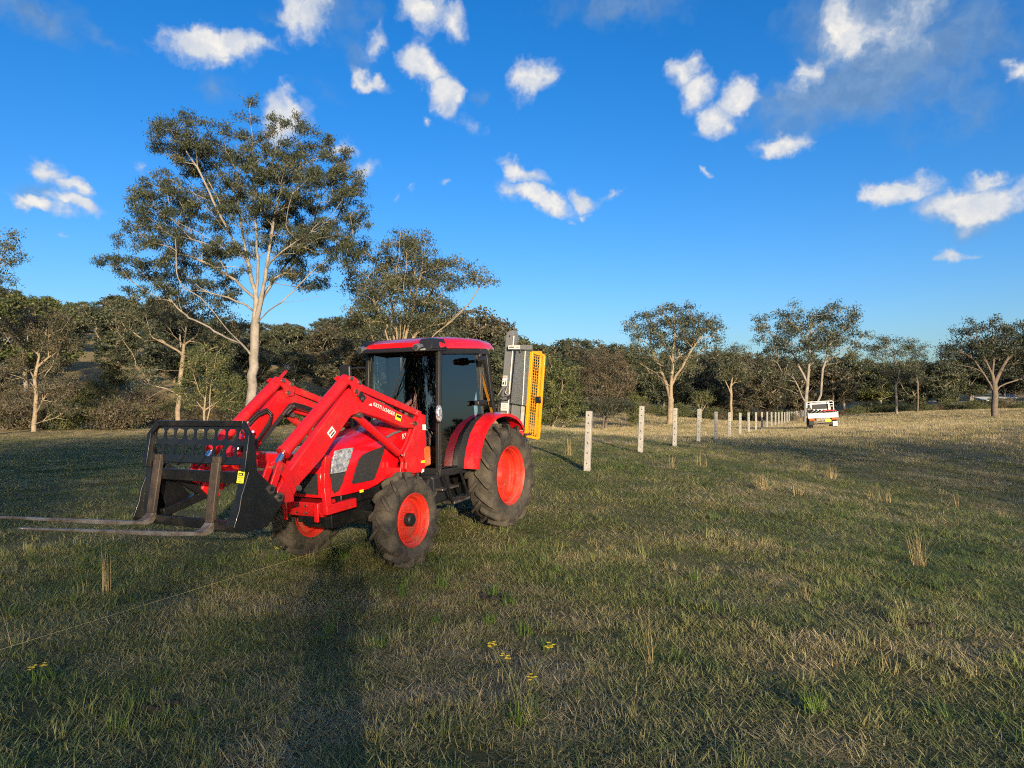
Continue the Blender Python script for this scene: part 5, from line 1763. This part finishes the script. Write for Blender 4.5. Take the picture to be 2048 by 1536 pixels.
# low scrub along the left edge of the pasture
SHR = [make_tree(200 + i, [[(0, 0, 0), (.1, 0, .5)], [(0, 0, .1), (-.5, .2, .6)], [(0, 0, .1), (.5, -.2, .7)]], [(0, 0, .7, 1.3, 1.0, .6), (.9, .2, .5, .8, .7, .4), (-.8, -.3, .9, .5, .5, .5)], 40, .34, 3400, .13, .05, (LEAFT, LEAFB, LEAFG)[i], BARKD, 'scrub', twig=5, spread=.5) for i in range(3)]
rs = random.Random(77)
k = 0
for px in range(-40, 720, 17):
    if 740 < px < 1040:
        continue
    D = rs.uniform(57, 76)
    q = P(px, 862, D)
    put_tree('scrub_bush', 'low scrub bush in the thicket along the left pasture edge', 'shrub', SHR[rs.choice((0, 1, 0, 2))], (q[0], q[1]), rs.uniform(0, 6), rs.uniform(.9, 1.9), 'scrub bushes along the pasture edge')
for px in list(range(1150, 1600, 24)) + list(range(1690, 2060, 20)):
    D = rs.uniform(84, 98) if px < 1600 else rs.uniform(112, 124)
    q = P(px, 845, D)
    put_tree('scrub_bush', 'low scrub bush along the far pasture edge, right of the post driver', 'shrub', SHR[rs.choice((0, 2, 2))], (q[0], q[1]), rs.uniform(0, 6), rs.uniform(.8, 1.5), 'scrub bushes along the far pasture edge')

# wooded hillside
FOREST = []
for i in range(6):
    r_ = random.Random(300 + i)
    h = 10.0
    limbs = [[(0, 0, -1), (r_.uniform(-.2, .2), 0, 2.5), (r_.uniform(-.4, .4), r_.uniform(-.3, .3), 5.5), (r_.uniform(-.5, .5), 0, 8)]]
    for j in range(4):
        a = r_.uniform(0, 6.28)
        limbs.append([(0, 0, 2.2 + j * .9), (math.cos(a) * 1.2, math.sin(a) * 1.2, 3.6 + j * 1.1), (math.cos(a) * 2.1, math.sin(a) * 2.1, 5.2 + j * 1.0)])
    lobes = [(0, 0, 8.4, 2.0, 2.0, 1.2)]
    for j in range(6):
        a = r_.uniform(0, 6.28)
        lobes.append((math.cos(a) * 1.9, math.sin(a) * 1.9, r_.uniform(4.0, 7.8), r_.uniform(1.1, 1.8), r_.uniform(1.1, 1.8), r_.uniform(.8, 1.4)))
    lobes += [(0, 0, 3.0, 2.1, 2.1, 1.7)] if i % 2 else [(.6, .3, 4.0, 2.0, 1.6, 1.6)]
    FOREST.append(make_tree(400 + i, limbs, lobes, 125, .62, 10500, .32, .17, (LEAF, LEAFB, LEAFD, LEAF, LEAFG, LEAFB)[i], (BARK, BARKT, BARK, BARKT, BARK, BARKT)[i], 'forest', twig=6, sides=5, tipr=.03, twig_r=0, aspect=.42, outer=.1))
SKY_X = [-300, 0, 60, 120, 180, 240, 330, 400, 480, 560, 640, 740, 860, 950, 1000, 1060, 1140, 1200, 1260, 1330, 1400, 1490, 1560, 1640, 1740, 1860, 1960, 2048, 2400]
SKY_Y = [560, 585, 590, 600, 612, 590, 600, 625, 640, 650, 640, 640, 640, 636, 655, 702, 692, 680, 706, 712, 712, 706, 716, 718, 722, 722, 716, 700, 690]
rows = [(72, 26), (84, 32), (98, 38), (114, 42), (129, -14), (134, 42), (165, 46), (205, 48)]
rs = random.Random(9)
nf = 0
MARK = [(-150, 'out beyond the left edge'), (40, 'above the small sunlit gum at the left'), (190, 'by the grassy gap'), (300, 'left of the straight lit trunk'), (430, 'left of the tall pale gum'), (600, 'right of the tall pale gum'), (780, 'behind the tractor cab'),
        (960, 'behind the post driver'), (1120, 'above the olive shrub'), (1215, 'above the dome-shaped shrub'), (1340, 'behind the rounded gum'), (1470, 'by the slender tree'), (1625, 'behind the domed gum'), (1800, 'behind the slim flat-topped gum'), (1980, 'behind the big dark tree'), (2200, 'out beyond the right edge')]
for D0, cnt in rows:
    for i in range(abs(cnt)):
        px = -260 + (2560) * (i + rs.uniform(.1, .9)) / cnt if cnt > 0 else 1540 + 640 * (i + rs.uniform(.2, .8)) / -cnt
        D = D0 * rs.uniform(.93, 1.07)
        if px > 1000 and D < 104:
            if px > 1560 or D < 92:
                continue
        if px > 1560 and D < 124:
            continue
        q = P(px, 800, D)
        zg = g1(q[0], q[1])
        if 150 < px < 232 and D < 125:
            continue
        if 262 < px < 330 and D < 92:
            continue
        ytop = np.interp(px, SKY_X, SKY_Y)
        zmax = P(px, ytop, D)[2]
        Hm = zmax - zg
        H = min(Hm * rs.uniform(.72, 1.08) if D0 >= 114 else Hm * rs.uniform(.42, .98), 19)
        if H < 4:
            H = rs.uniform(3.5, 5)
        side_ = 'left' if px < 1040 else 'right'
        near = MARK[int(np.argmin([abs(px - m_[0]) for m_ in MARK]))][1]
        rank = 'front' if D0 < 90 else 'middle' if D0 < 130 else 'rear'
        put_tree('hillside_tree', 'wooded slope gum in the %s rows, %s' % (rank, near), 'tree', FOREST[rs.randrange(6)], (q[0], q[1]), rs.uniform(0, 6.28), H / 9.4,
                 'trees of the wooded slope on the ' + side_, sxy=rs.uniform(1.1, 1.5) * (1.2 if H < 7 else 1))
        nf += 1

# trees behind the photographer and beyond the sides of the frame: their shade lies over the pasture
UMB = []
for i in range(3):
    r_ = random.Random(500 + i)
    limbs = [[(0, 0, -1), (.1, 0, 6), (-.1, .2, 11), (.2, 0, 15), (.1, 0, 17.5)]]
    lobes = [(0, 0, 16.6, 3.2, 3.2, 1.6)]
    for j in range(6):
        a = j * 1.05 + r_.uniform(-.3, .3)
        limbs.append([(0, .1, 11 + j * .5), (math.cos(a) * 2.2, math.sin(a) * 2.2, 13.5 + j * .3), (math.cos(a) * 4.2, math.sin(a) * 4.2, 15.2)])
        lobes.append((math.cos(a) * 4.0, math.sin(a) * 4.0, r_.uniform(14.2, 16.4), 2.2, 2.2, 1.3))
    UMB.append(make_tree(510 + i, limbs, lobes, 120, .9, (3600, 3600, 2800)[i], .44, .34, LEAF, BARK, 'shade_gum', twig=6, sides=6, tipr=.03, aspect=.4))
SHADE = ((-7.3, -58, 1.02, 1.2), (-20.5, -60, 1.0, 1.2), (-9.5, -82, 1.36, .95), (-22, -84, 1.34, 1.0), (17.5, -60, 1.06, 1.05), (28.5, -62, 1.06, 1.15), (41, -60, 1.06, 1.2), (54, -61, 1.05, 1.2))
for i, (xs_, y, sz_, sxy) in enumerate(SHADE):
    x = xs_ - .231 * y
    put_tree('pasture_tree', 'tall bare-trunked gum with a flat crown behind the photographer', 'tree', UMB[i % 2 if i < 4 else 2], (x, y), i * 1.3, sz_, 'trees behind the photographer', sxy=sxy)
# unseen thin-leaved gum added to dapple and dim the near foreground
limbs = [[(0, 0, -1), (.1, 0, 5), (-.1, .2, 9), (.2, 0, 12), (.1, 0, 13)]]
lobes = [(0, 0, 12.4, 2.6, 2.6, .8)]
for j in range(7):
    a = j * .9
    limbs.append([(0, .1, 9 + j * .4), (math.cos(a) * 2.2, math.sin(a) * 2.2, 11.4), (math.cos(a) * 4.4, math.sin(a) * 4.4, 12.2)])
    lobes.append((math.cos(a) * 4.4, math.sin(a) * 4.4, 12.3, 2.4, 2.4, .75))
THIN = make_tree(530, limbs, lobes, 70, .8, 1500, .42, .16, LEAF, BARK, 'dapple_gum', twig=6, sides=6, tipr=.03, aspect=.4)
for i, (xs_, y) in enumerate(((-4.5, -57),)):
    put_tree('pasture_tree', 'unseen thin-leaved gum added behind the photographer to dapple the foreground', 'tree', THIN, (xs_ - .231 * y, y), i * 2.1, 1.0, 'trees behind the photographer')
for i, (x, y, H, v) in enumerate(((60, 15, 6.2, 1), (66, 24, 5, 3), (58, 4, 4.4, 5), (-30, -12, 16, 3), (-36, -24, 18, 1), (-42, -17, 19, 4), (-30, -30, 16, 3))):
    put_tree('pasture_tree', 'gum outside the photo, far to its %s' % ('right' if x > 0 else 'left'), 'tree', FOREST[v], (x, y), i * 1.3, H / 9.4, 'trees beside the photo')

# ------------------------------------------------------------------ pasture grass
GR = [(0, (.042, .078, .022)), (.22, (.098, .148, .040)), (.45, (.205, .220, .078)), (.66, (.30, .265, .125)), (.84, (.42, .34, .175)), (1, (.56, .46, .27))]
GRASS = attr_mat('pasture_grass', GR, .6, instancer=True, translucent=.25)
TUFT = attr_mat('dry_tall_grass', [(0, (.14, .115, .05)), (.5, (.31, .24, .12)), (1, (.52, .41, .22))], .6, translucent=.25)
WEED = attr_mat('green_weed', [(0, (.05, .10, .018)), (.5, (.10, .17, .03)), (1, (.20, .26, .06))], .55, translucent=.25)
PETAL = pbr('yellow_petals', (.85, .62, .02), .6)


def blades(r, n, spread, lmin, lmax, wid, lean, tint0, tvar, droop=.4, seg=3):
    a = r.uniform(0, 2 * np.pi, n)
    rr_ = spread * np.sqrt(r.uniform(0, 1, n))
    root = np.stack([rr_ * np.cos(a), rr_ * np.sin(a), np.full(n, -.012)], -1)
    L = r.uniform(lmin, lmax, n)[:, None]
    b = r.uniform(0, 2 * np.pi, n)
    out = np.stack([np.cos(b), np.sin(b), np.zeros(n)], -1)
    th = (np.abs(r.normal(0, lean, n)) if lean < 1 else r.uniform(.55 * lean, min(1.5, 1.35 * lean), n))[:, None]
    d0 = out * np.sin(th) + np.array([0, 0, 1.]) * np.cos(th)
    side_ = np.stack([-np.sin(b), np.cos(b), np.zeros(n)], -1)
    tw_ = r.uniform(-1, 1, (n, 1))
    side_ = side_ + out * tw_
    side_ /= np.linalg.norm(side_, axis=1)[:, None]
    dr = r.uniform(.2, 1.2, (n, 1)) * droop
    V, Q = [], []
    for k in range(seg + 1):
        t = k / seg
        c = root + d0 * L * t + (out * .6 - np.array([0, 0, 1.])) * L * dr * t * t * .6
        c[:, 2] = np.maximum(c[:, 2], .004 + .01 * t) if k else c[:, 2]
        w_ = wid * r.uniform(.8, 1.2, (n, 1)) * (1 - t ** 1.6 * .92) * .5
        V += [c - side_ * w_, c + side_ * w_]
    V = np.stack(V, 1)
    m = 2 * (seg + 1)
    base = np.arange(n)[:, None] * m
    Q = np.concatenate([np.stack([base + 2 * k, base + 2 * k + 1, base + 2 * k + 3, base + 2 * k + 2], -1).reshape(n, 1, 4) for k in range(seg)], 1)
    tint = np.repeat(np.clip(r.normal(tint0, tvar, n), 0, 1), seg)
    return V.reshape(-1, 3), Q.reshape(-1, 4), tint


rg = np.random.default_rng(5)
lib = bpy.data.collections.new('grass_clumps')
NV = 11
for i in range(NV):
    dry_ = i in (2, 5, 8)
    if i == 10:
        v, q, tt = blades(rg, 50, .17, .05, .17, .0045, .45, .70, .16, .3)
    elif i == 9:
        v, q, tt = blades(rg, 34, .06, .08, .17, .0055, .5, .42, .2, .5)
    elif dry_:
        v, q, tt = blades(rg, 58, .15, .05, .12, .0052, 1.25, .74, .2, .25)
    else:
        v, q, tt = blades(rg, 60, .14, .04, .095, .0066, 1.05, .40, .30, .35)
    o = bpy.data.objects.new('grass_clump_%02d' % i, np_mesh('grass_clump', v, q, GRASS, tt))
    lib.objects.link(o)


def vnoise(x, y, f, seed):
    """smooth value noise"""
    x, y = x * f + seed * 17.3, y * f + seed * 9.1
    xi, yi = np.floor(x).astype(int), np.floor(y).astype(int)
    fx_, fy_ = sstep(x - xi), sstep(y - yi)

    def h(a, b):
        s = np.sin(a * 127.1 + b * 311.7 + seed * 74.7) * 43758.5453
        return s - np.floor(s)
    return (h(xi, yi) * (1 - fx_) + h(xi + 1, yi) * fx_) * (1 - fy_) + (h(xi, yi + 1) * (1 - fx_) + h(xi + 1, yi + 1) * fx_) * fy_


def patch_val(x, y):
    v = .22 * vnoise(x, y, .35, 1) + .26 * vnoise(x, y, 1.3, 2) + .26 * vnoise(x, y, 3.7, 3) + .26 * rg.uniform(0, 1, len(x))
    far = sstep((y + .45 * x - 6) / 40)
    left = sstep((-x - 1.5 - .12 * y) / 6) * (1 - sstep((y - 30) / 30))
    v = (v - .5) * 1.75 + .30 + .48 * far - .12 * left
    return np.clip(v, 0, 1)


XY, SCL, VAR = [], [], []


def scatter(d0, d1, dens, sxy, sz, full=False):
    if full:
        n = int(math.pi * d1 * d1 * dens)
        a, r_ = rg.uniform(0, 2 * np.pi, n), d1 * np.sqrt(rg.uniform(0, 1, n))
        x, y = r_ * np.cos(a), r_ * np.sin(a)
    else:
        n = int(.86 * (d1 * d1 - d0 * d0) * dens + 2 * (d1 - d0) * dens)
        y = np.sqrt(rg.uniform(d0 * d0, d1 * d1, n))
        x = rg.uniform(-1, 1, n) * (.86 * y + 1)
    keep = np.ones(n, bool)
    # bare and thin spots
    thin = vnoise(x, y, .9, 8) * .6 + vnoise(x, y, 2.7, 9) * .4
    keep &= rg.uniform(0, 1, n) < np.clip((thin - .16) * 4.5, .25, 1)
    if d1 > 50:
        keep &= hill(x, y) < 1.2
    x, y = x[keep], y[keep]
    n = len(x)
    XY.append(np.stack([x, y], -1))
    k = rg.uniform(.75, 1.3, (n, 1))
    tall = (vnoise(x, y, 1.7, 12)[:, None] * .7 + .55)
    SCL.append(np.concatenate([k * sxy, k * sxy, k * sz * tall], 1))
    VAR.append(rg.integers(0, NV - 1, n))


scatter(0, 3.2, 90, .9, .8, True)
scatter(2.6, 9, 150, .9, .9)
scatter(9, 22, 56, 1.3, .95)
scatter(22, 60, 10, 2.3, 1.1)
scatter(60, 130, 1.9, 4.2, 1.5)
XY, SCL, VAR = np.concatenate(XY), np.concatenate(SCL), np.concatenate(VAR)
PV = patch_val(XY[:, 0], XY[:, 1])
VAR = np.where((PV > .62) & (VAR < 5), 2, VAR)
FARV = XY[:, 1] + .45 * XY[:, 0]
VAR = np.where((FARV > 26) & (rg.uniform(0, 1, len(VAR)) < np.clip((FARV - 26) / 25, 0, .75)) & (XY[:, 0] > -8), 10, VAR)
VAR = np.where((VAR == 9) & (rg.uniform(0, 1, len(VAR)) < np.where(XY[:, 1] < 9, .25, .7)), 4, VAR)
# nothing grows through the tyres
for (x, y) in ((WB, .73), (WB, -.73), (0, .77), (0, -.77)):
    q = tw(x, y, 0)
    d = np.hypot(XY[:, 0] - q[0], XY[:, 1] - q[1])
    SCL[d < .2] *= .45
gz = gh(XY[:, 0], XY[:, 1])
me = bpy.data.meshes.new('grass')
me.vertices.add(len(XY))
me.vertices.foreach_set('co', np.stack([XY[:, 0], XY[:, 1], gz], -1).astype(np.float32).ravel())
for nm, ty_, dat in (('patch', 'FLOAT', PV), ('variant', 'INT', VAR), ('turn', 'FLOAT', rg.uniform(0, 6.28, len(XY)))):
    at = me.attributes.new(nm, ty_, 'POINT')
    at.data.foreach_set('value', np.asarray(dat, np.int32 if ty_ == 'INT' else np.float32))
at = me.attributes.new('size', 'FLOAT_VECTOR', 'POINT')
at.data.foreach_set('vector', SCL.astype(np.float32).ravel())
grass = link('grass', me)
grass['kind'] = 'stuff'
ng = bpy.data.node_groups.new('grass_scatter', 'GeometryNodeTree')
ng.interface.new_socket('Geometry', in_out='INPUT', socket_type='NodeSocketGeometry')
ng.interface.new_socket('Geometry', in_out='OUTPUT', socket_type='NodeSocketGeometry')
gi, go = ng.nodes.new('NodeGroupInput'), ng.nodes.new('NodeGroupOutput')
iop = ng.nodes.new('GeometryNodeInstanceOnPoints')
ci = ng.nodes.new('GeometryNodeCollectionInfo')
ci.inputs['Collection'].default_value = lib
ci.inputs['Separate Children'].default_value = True
ci.inputs['Reset Children'].default_value = True


def named(nm, ty_):
    n = ng.nodes.new('GeometryNodeInputNamedAttribute')
    n.data_type = ty_
    n.inputs['Name'].default_value = nm
    return [o for o in n.outputs if o.enabled and o.name == 'Attribute'][0]


cx = ng.nodes.new('ShaderNodeCombineXYZ')
L_ = ng.links.new
L_(named('turn', 'FLOAT'), cx.inputs[2])
L_(gi.outputs[0], iop.inputs['Points'])
L_(ci.outputs[0], iop.inputs['Instance'])
iop.inputs['Pick Instance'].default_value = True
L_(named('variant', 'INT'), iop.inputs['Instance Index'])
L_(cx.outputs[0], iop.inputs['Rotation'])
L_(named('size', 'FLOAT_VECTOR'), iop.inputs['Scale'])
L_(iop.outputs[0], go.inputs[0])
md = grass.modifiers.new('scatter', 'NODES')
md.node_group = ng


# ------------------------------------------------------------------ single tufts, weeds and flowers
def ground_at(px, py):
    """where the line of sight through a photo pixel meets the pasture"""
    r = ray(px, py)
    lo, hi = 2.0, 200.0
    ts = np.concatenate([np.arange(2, 30, .1), np.arange(30, 160, .5)])
    pts = CAM[None] + r[None] * (ts / r[1])[:, None]
    below = pts[:, 2] < gh(pts[:, 0], pts[:, 1])
    i = int(np.argmax(below))
    return pts[i]


def tuft(px, py, hpx, label, n=40, lean=.22, spread=.05, mat=TUFT, wid=.004, tint=.55, droop=.25, group='dry grass tufts in the pasture', name='grass_tuft', cat='grass tuft'):
    q = ground_at(px, py)
    h = hpx * q[1] / F
    v, qd, tt = blades(rg, n, spread, h * .45, h * 1.05, wid * max(1, q[1] / 7), lean, tint, .22, droop, 4)
    o = link(name, np_mesh(name, v, qd, mat, tt))
    o.location = (q[0], q[1], g1(q[0], q[1]))
    return tag(o, label, cat, group)


tuft(212, 1188, 105, 'upright straw-coloured grass tuft below the near fork tine', 34, .07, .05)
tuft(165, 1192, 80, 'few leaning dead stalks just left of the upright tuft below the tines', 5, .4, .06)
tuft(440, 1195, 60, 'dry leaning stalks beside the string line below the pallet fork', 12, .6, .08)
tuft(1300, 1338, 150, 'thin tall golden stalks standing alone in the middle foreground', 11, .16, .03)
tuft(1838, 1136, 120, 'large dry tuft with two long bent stalks at the right', 46, .38, .07, droop=.35)
tuft(1525, 980, 46, 'sunlit blond tuft to the right of the second fence post', 60, .5, .14)
tuft(1660, 958, 38, 'sunlit blond tuft, rightmost of the pair below the truck', 55, .45, .13)
tuft(1760, 1004, 40, 'thin reddish dry tuft between the blond pair and the bent-stalk tuft', 45, .4, .2, tint=.35)
tuft(1905, 1012, 34, 'low spread of dry stalks near the right edge', 30, .9, .25)
tuft(1612, 1208, 60, 'small brown tuft in the middle right of the pasture', 22, .25, .05, tint=.3)
tuft(1775, 1352, 60, 'dry tuft with two upright stalks at the lower right', 34, .7, .09)
tuft(1345, 938, 42, 'blond tuft to the right of the second post foot', 30, .4, .12)
tuft(1402, 934, 40, 'pale upright stalks below the fifth fence post', 10, .15, .14)
tuft(1136, 912, 46, 'dry stalks between the rear tyre and the first fence post', 22, .3, .10)
tuft(1590, 990, 28, 'short blond tuft just right of the sunlit tuft by the second post', 28, .5, .12)
tuft(930, 1470, 110, 'single long pale stalk curving over at the bottom of the photo', 3, .5, .02, droop=.7)
tuft(225, 1490, 130, 'few tall pale stalks at the bottom left', 6, .25, .12, wid=.003)
tuft(45, 1300, 120, 'dead crossed stalks at the far left of the foreground', 9, .5, .2, wid=.003)
tuft(112, 1260, 90, 'thin brown stalks left of the dug clod in the foreground', 8, .3, .15, tint=.3, wid=.003)
GW = 'fresh green weeds in the pasture'
for px, py, h, lab in ((806, 1200, 62, 'yellow-green weed below the near front tyre'), (884, 1180, 46, 'yellow-green weed to the right of the near front tyre foot'), (985, 1195, 52, 'upright yellow-green weed with a dark clod behind it'), (1018, 1212, 44, 'small yellow-green weed right of the dark clod'),
                       (1050, 1272, 50, 'bright green grass clump in the middle foreground'), (980, 1250, 40, 'pale green clump below the dark clod'), (1390, 1165, 40, 'yellow-green weed in the sunlit middle pasture'), (1095, 1300, 40, 'green clump behind the yellow flowers'),
                       (600, 1090, 46, 'green weed beside the far front tyre'), (690, 1120, 46, 'green weed in front of the near front tyre'), (1630, 1440, 66, 'bright green leafy clump at the bottom right'), (870, 1250, 36, 'low yellow-green clump in the middle foreground'), (230, 1470, 60, 'bright green clump at the bottom left'), (660, 1270, 40, 'low green clump in the photographer shadow'), (760, 1300, 36, 'low green clump at the edge of the photographer shadow')):
    tuft(px, py, h, lab, 46, .42, .06, WEED, .006, .5, .4, GW, 'weed', 'weed')


def flower_plant(px, py, heads, label):
    q = ground_at(px, py)
    t_ = thing('flowering_weed', label, 'wildflower', Matrix.Translation((q[0], q[1], g1(q[0], q[1]))), 'yellow-flowered weeds')
    v, qd, tt = blades(rg, 70, .12, .06, .2, .006, .5, .4, .2, .4, 4)
    link('leaves', np_mesh('leaves', v, qd, WEED, tt), t_)['kind'] = 'stuff'
    for hx, hy in heads:
        k = q[1] / F
        top = Vector(((hx - px) * k, rg.uniform(-.08, .08), (py - hy) * k * .98))
        m_ = MB().tube([(top.x * .1, top.y * .1, 0), (top.x * .4, top.y * .5, top.z * .55), tuple(top)], .0022, 5)
        st = m_.obj('stem', HOSE if False else STEMM, t_, 60)
        fm = MB()
        for j in range(6):
            c = top + Vector((rg.normal(0, .014), rg.normal(0, .012), rg.normal(.004, .008)))
            for a in range(6):
                an = a * 1.047
                d = Vector((math.cos(an), math.sin(an), .35)) * .014
                e = Vector((-math.sin(an), math.cos(an), 0)) * .0052
                fm.add([c, c + d * .6 + e, c + d, c + d * .6 - e], [(0, 1, 2, 3)])
        fm.obj('flower_head', PETAL, st, None)


STEMM = pbr('weed_stem', (.10, .12, .035), .6)
flower_plant(1045, 1450, ((985, 1300), (1098, 1301), (1065, 1362), (1013, 1318)), 'yellow-flowered weed in the middle foreground, the largest')
flower_plant(78, 1375, ((70, 1346), (84, 1343)), 'small yellow-flowered weed at the far left of the foreground')
flower_plant(560, 1120, ((555, 1098), (562, 1100)), 'tiny yellow-flowered weed by the far front tyre')

# dark clods
for px, py, s_, lab in ((318, 1425, .10, 'dark clod of bare soil at the lower left'), (990, 1205, .11, 'dark clod of soil among the yellow-green weeds'), (1322, 1188, .09, 'dark clod of soil in the sunlit middle pasture'), (1440, 1245, .06, 'small dark clod in the right half of the foreground'), (1840, 1262, .09, 'flat dark clod at the lower right')):
    q = ground_at(px, py)
    r_ = random.Random(px)
    m_ = MB()
    for j in range(14):
        c = Vector((r_.uniform(-1, 1) * s_, r_.uniform(-.6, .6) * s_, r_.uniform(0, .25) * s_))
        w_ = s_ * r_.uniform(.16, .36)
        pts = [Vector(p_) * w_ * r_.uniform(.7, 1.25) + c for p_ in ((1, 0, 0), (.5, .8, .1), (-.5, .8, 0), (-1, 0, .1), (-.5, -.8, 0), (.5, -.8, .1), (0, 0, .6), (0, 0, -.5))]
        m_.add(pts, [(k, (k + 1) % 6, 6) for k in range(6)] + [((k + 1) % 6, k, 7) for k in range(6)])
    o = m_.obj('soil_clod', SOIL, None, None)
    o.location = (q[0], q[1], g1(q[0], q[1]) + .01)
    tag(o, lab, 'soil clod', 'dark soil clods in the grass')

# ------------------------------------------------------------------ the photographer, whose long shadow falls in front of the tractor
SKIN = pbr('skin', (.50, .29, .20), .55)
SHIRT = pbr('work_shirt', (.03, .06, .14), .8, bump=.3, bscale=25)
TROUS = pbr('work_trousers', (.05, .045, .04), .85, bump=.3, bscale=25)
BOOT = pbr('leather_boots', (.10, .055, .03), .6)
HAIR = pbr('brown_hair', (.05, .03, .018), .7)
py0 = -.36
gz0 = g1(0, py0)
man = thing('person', 'person in dark work clothes holding a phone, casting the long shadow in the foreground', 'person', Matrix.Translation((0, py0, gz0)))


def skin(name, verts, edges, radii, mat, parent, root=0, sub=2):
    me_ = bpy.data.meshes.new(name)
    bm_ = bmesh.new()
    ly = bm_.verts.layers.skin.verify()
    vv = []
    for i, (c, r_) in enumerate(zip(verts, radii)):
        v = bm_.verts.new(c)
        v[ly].radius = r_ if isinstance(r_, tuple) else (r_, r_)
        v[ly].use_root = i == root
        vv.append(v)
    for a, b_ in edges:
        bm_.edges.new((vv[a], vv[b_]))
    bm_.to_mesh(me_)
    bm_.free()
    me_.materials.append(mat)
    o = link(name, me_, parent)
    md_ = o.modifiers.new('skin', 'SKIN')
    md_.use_smooth_shade = True
    s = o.modifiers.new('sub', 'SUBSURF')
    s.levels = s.render_levels = sub
    return o


HZ = 1.80 - gz0
bv = [(0, 0, .95), (0, .01, 1.15), (0, .02, 1.36), (0, .01, 1.48), (0, .03, 1.58), (0, .03, 1.68), (0, .03, 1.76)]
be = [(0, 1), (1, 2), (2, 3), (3, 4), (4, 5), (5, 6)]
br_ = [(.15, .11), (.145, .10), (.165, .11), .058, .062, .085, .062]
for s in (-1, 1):
    k = len(bv)
    bv += [(s * .19, .01, 1.42), (s * .27, .12, 1.24), (s * .17, .27, HZ - .10), (s * .115, .315, HZ - .03)]
    br_ += [.062, .048, .034, .030]
    be += [(2, k), (k, k + 1), (k + 1, k + 2), (k + 2, k + 3)]
    k = len(bv)
    bv += [(s * .10, 0, .86), (s * .12, .015, .48), (s * .13, -.01, .10), (s * .145, .14, .05)]
    br_ += [.092, .062, .045, .04]
    be += [(0, k), (k, k + 1), (k + 1, k + 2), (k + 2, k + 3)]
body = skin('body', bv, be, br_, SKIN, man)
sv = bv[:3] + [(0, .012, 1.44)]
sr = [(.22, .15), (.21, .14), (.235, .15), .10]
se = [(0, 1), (1, 2), (2, 3)]
for s in (-1, 1):
    k = len(sv)
    sv += [(s * .21, .01, 1.415), (s * .28, .12, 1.24), (s * .20, .22, 1.46)]
    sr += [.09, .075, .058]
    se += [(2, k), (k, k + 1), (k + 1, k + 2)]
skin('shirt', sv, se, sr, SHIRT, man)
tv, tr_, te = [(0, 0, .96)], [(.165, .125)], []
for s in (-1, 1):
    k = len(tv)
    tv += [(s * .10, 0, .84), (s * .12, .015, .48), (s * .13, -.01, .10)]
    tr_ += [.122, .095, .082]
    te += [(0, k), (k, k + 1), (k + 1, k + 2)]
skin('trousers', tv, te, tr_, TROUS, man)
for s in (-1, 1):
    skin('boot', [(s * .13, -.03, .09), (s * .13, -.02, .05), (s * .14, .09, .045), (s * .15, .17, .04)], [(0, 1), (1, 2), (2, 3)], [.055, .056, .05, .042], BOOT, man, 1)
    for j in range(4):      # fingers closed round the back edge of the phone
        zz = HZ - .035 + j * .021
        skin('finger', [(s * .112, .318, HZ - .03 + j * .012), (s * .108, .338, zz), (s * .092, .350, zz + .004), (s * .078, .349, zz + .006)], [(0, 1), (1, 2), (2, 3)], [.0105, .009, .0085, .007], SKIN, man)
    skin('thumb', [(s * .112, .312, HZ - .035), (s * .088, .322, HZ - .03), (s * .066, .330, HZ - .012)], [(0, 1), (1, 2)], [.012, .010, .008], SKIN, man)
    MB().tube([(s * .088, .02, 1.70), (s * .095, .01, 1.675), (s * .09, .02, 1.645)], [.012, .02, .012], 8).obj('ear', SKIN, man, 60)
    MB().tube([(s * .032, .108, 1.69), (s * .032, .116, 1.69), (s * .032, .12, 1.69)], [.012, .012, .006], 10).obj('eye', WHITEM, man, 60)
    MB().disc((s * .032, .1195, 1.69), (0, 1, 0), .006, .002, 10).obj('pupil', INK, man)
MB().tube([(0, .112, 1.70), (0, .128, 1.668), (0, .138, 1.652), (0, .118, 1.642)], [.008, .012, .016, .010], 10).obj('nose', SKIN, man, 60)
MB().tube([(-.026, .112, 1.613), (0, .120, 1.612), (.026, .112, 1.613)], [.005, .008, .005], 8).obj('mouth', STICKR, man, 60)
skin('hair', [(0, .02, 1.75), (0, -.012, 1.74), (0, -.03, 1.69), (0, -.03, 1.64)], [(0, 1), (1, 2), (2, 3)], [.085, .088, .072, .05], HAIR, man, 1)
ph = MB().box(-.080, .080, -.013, -.005, -.055, .022).obj('phone', BLACKP, None, bevel=.004)
ph.location = (0, 0, 1.80)
MB().box(-.074, .074, -.0145, -.0132, -.05, .017).obj('screen', INK, ph)
tag(ph, 'black phone held up level in both hands of the person behind the long shadow', 'phone')
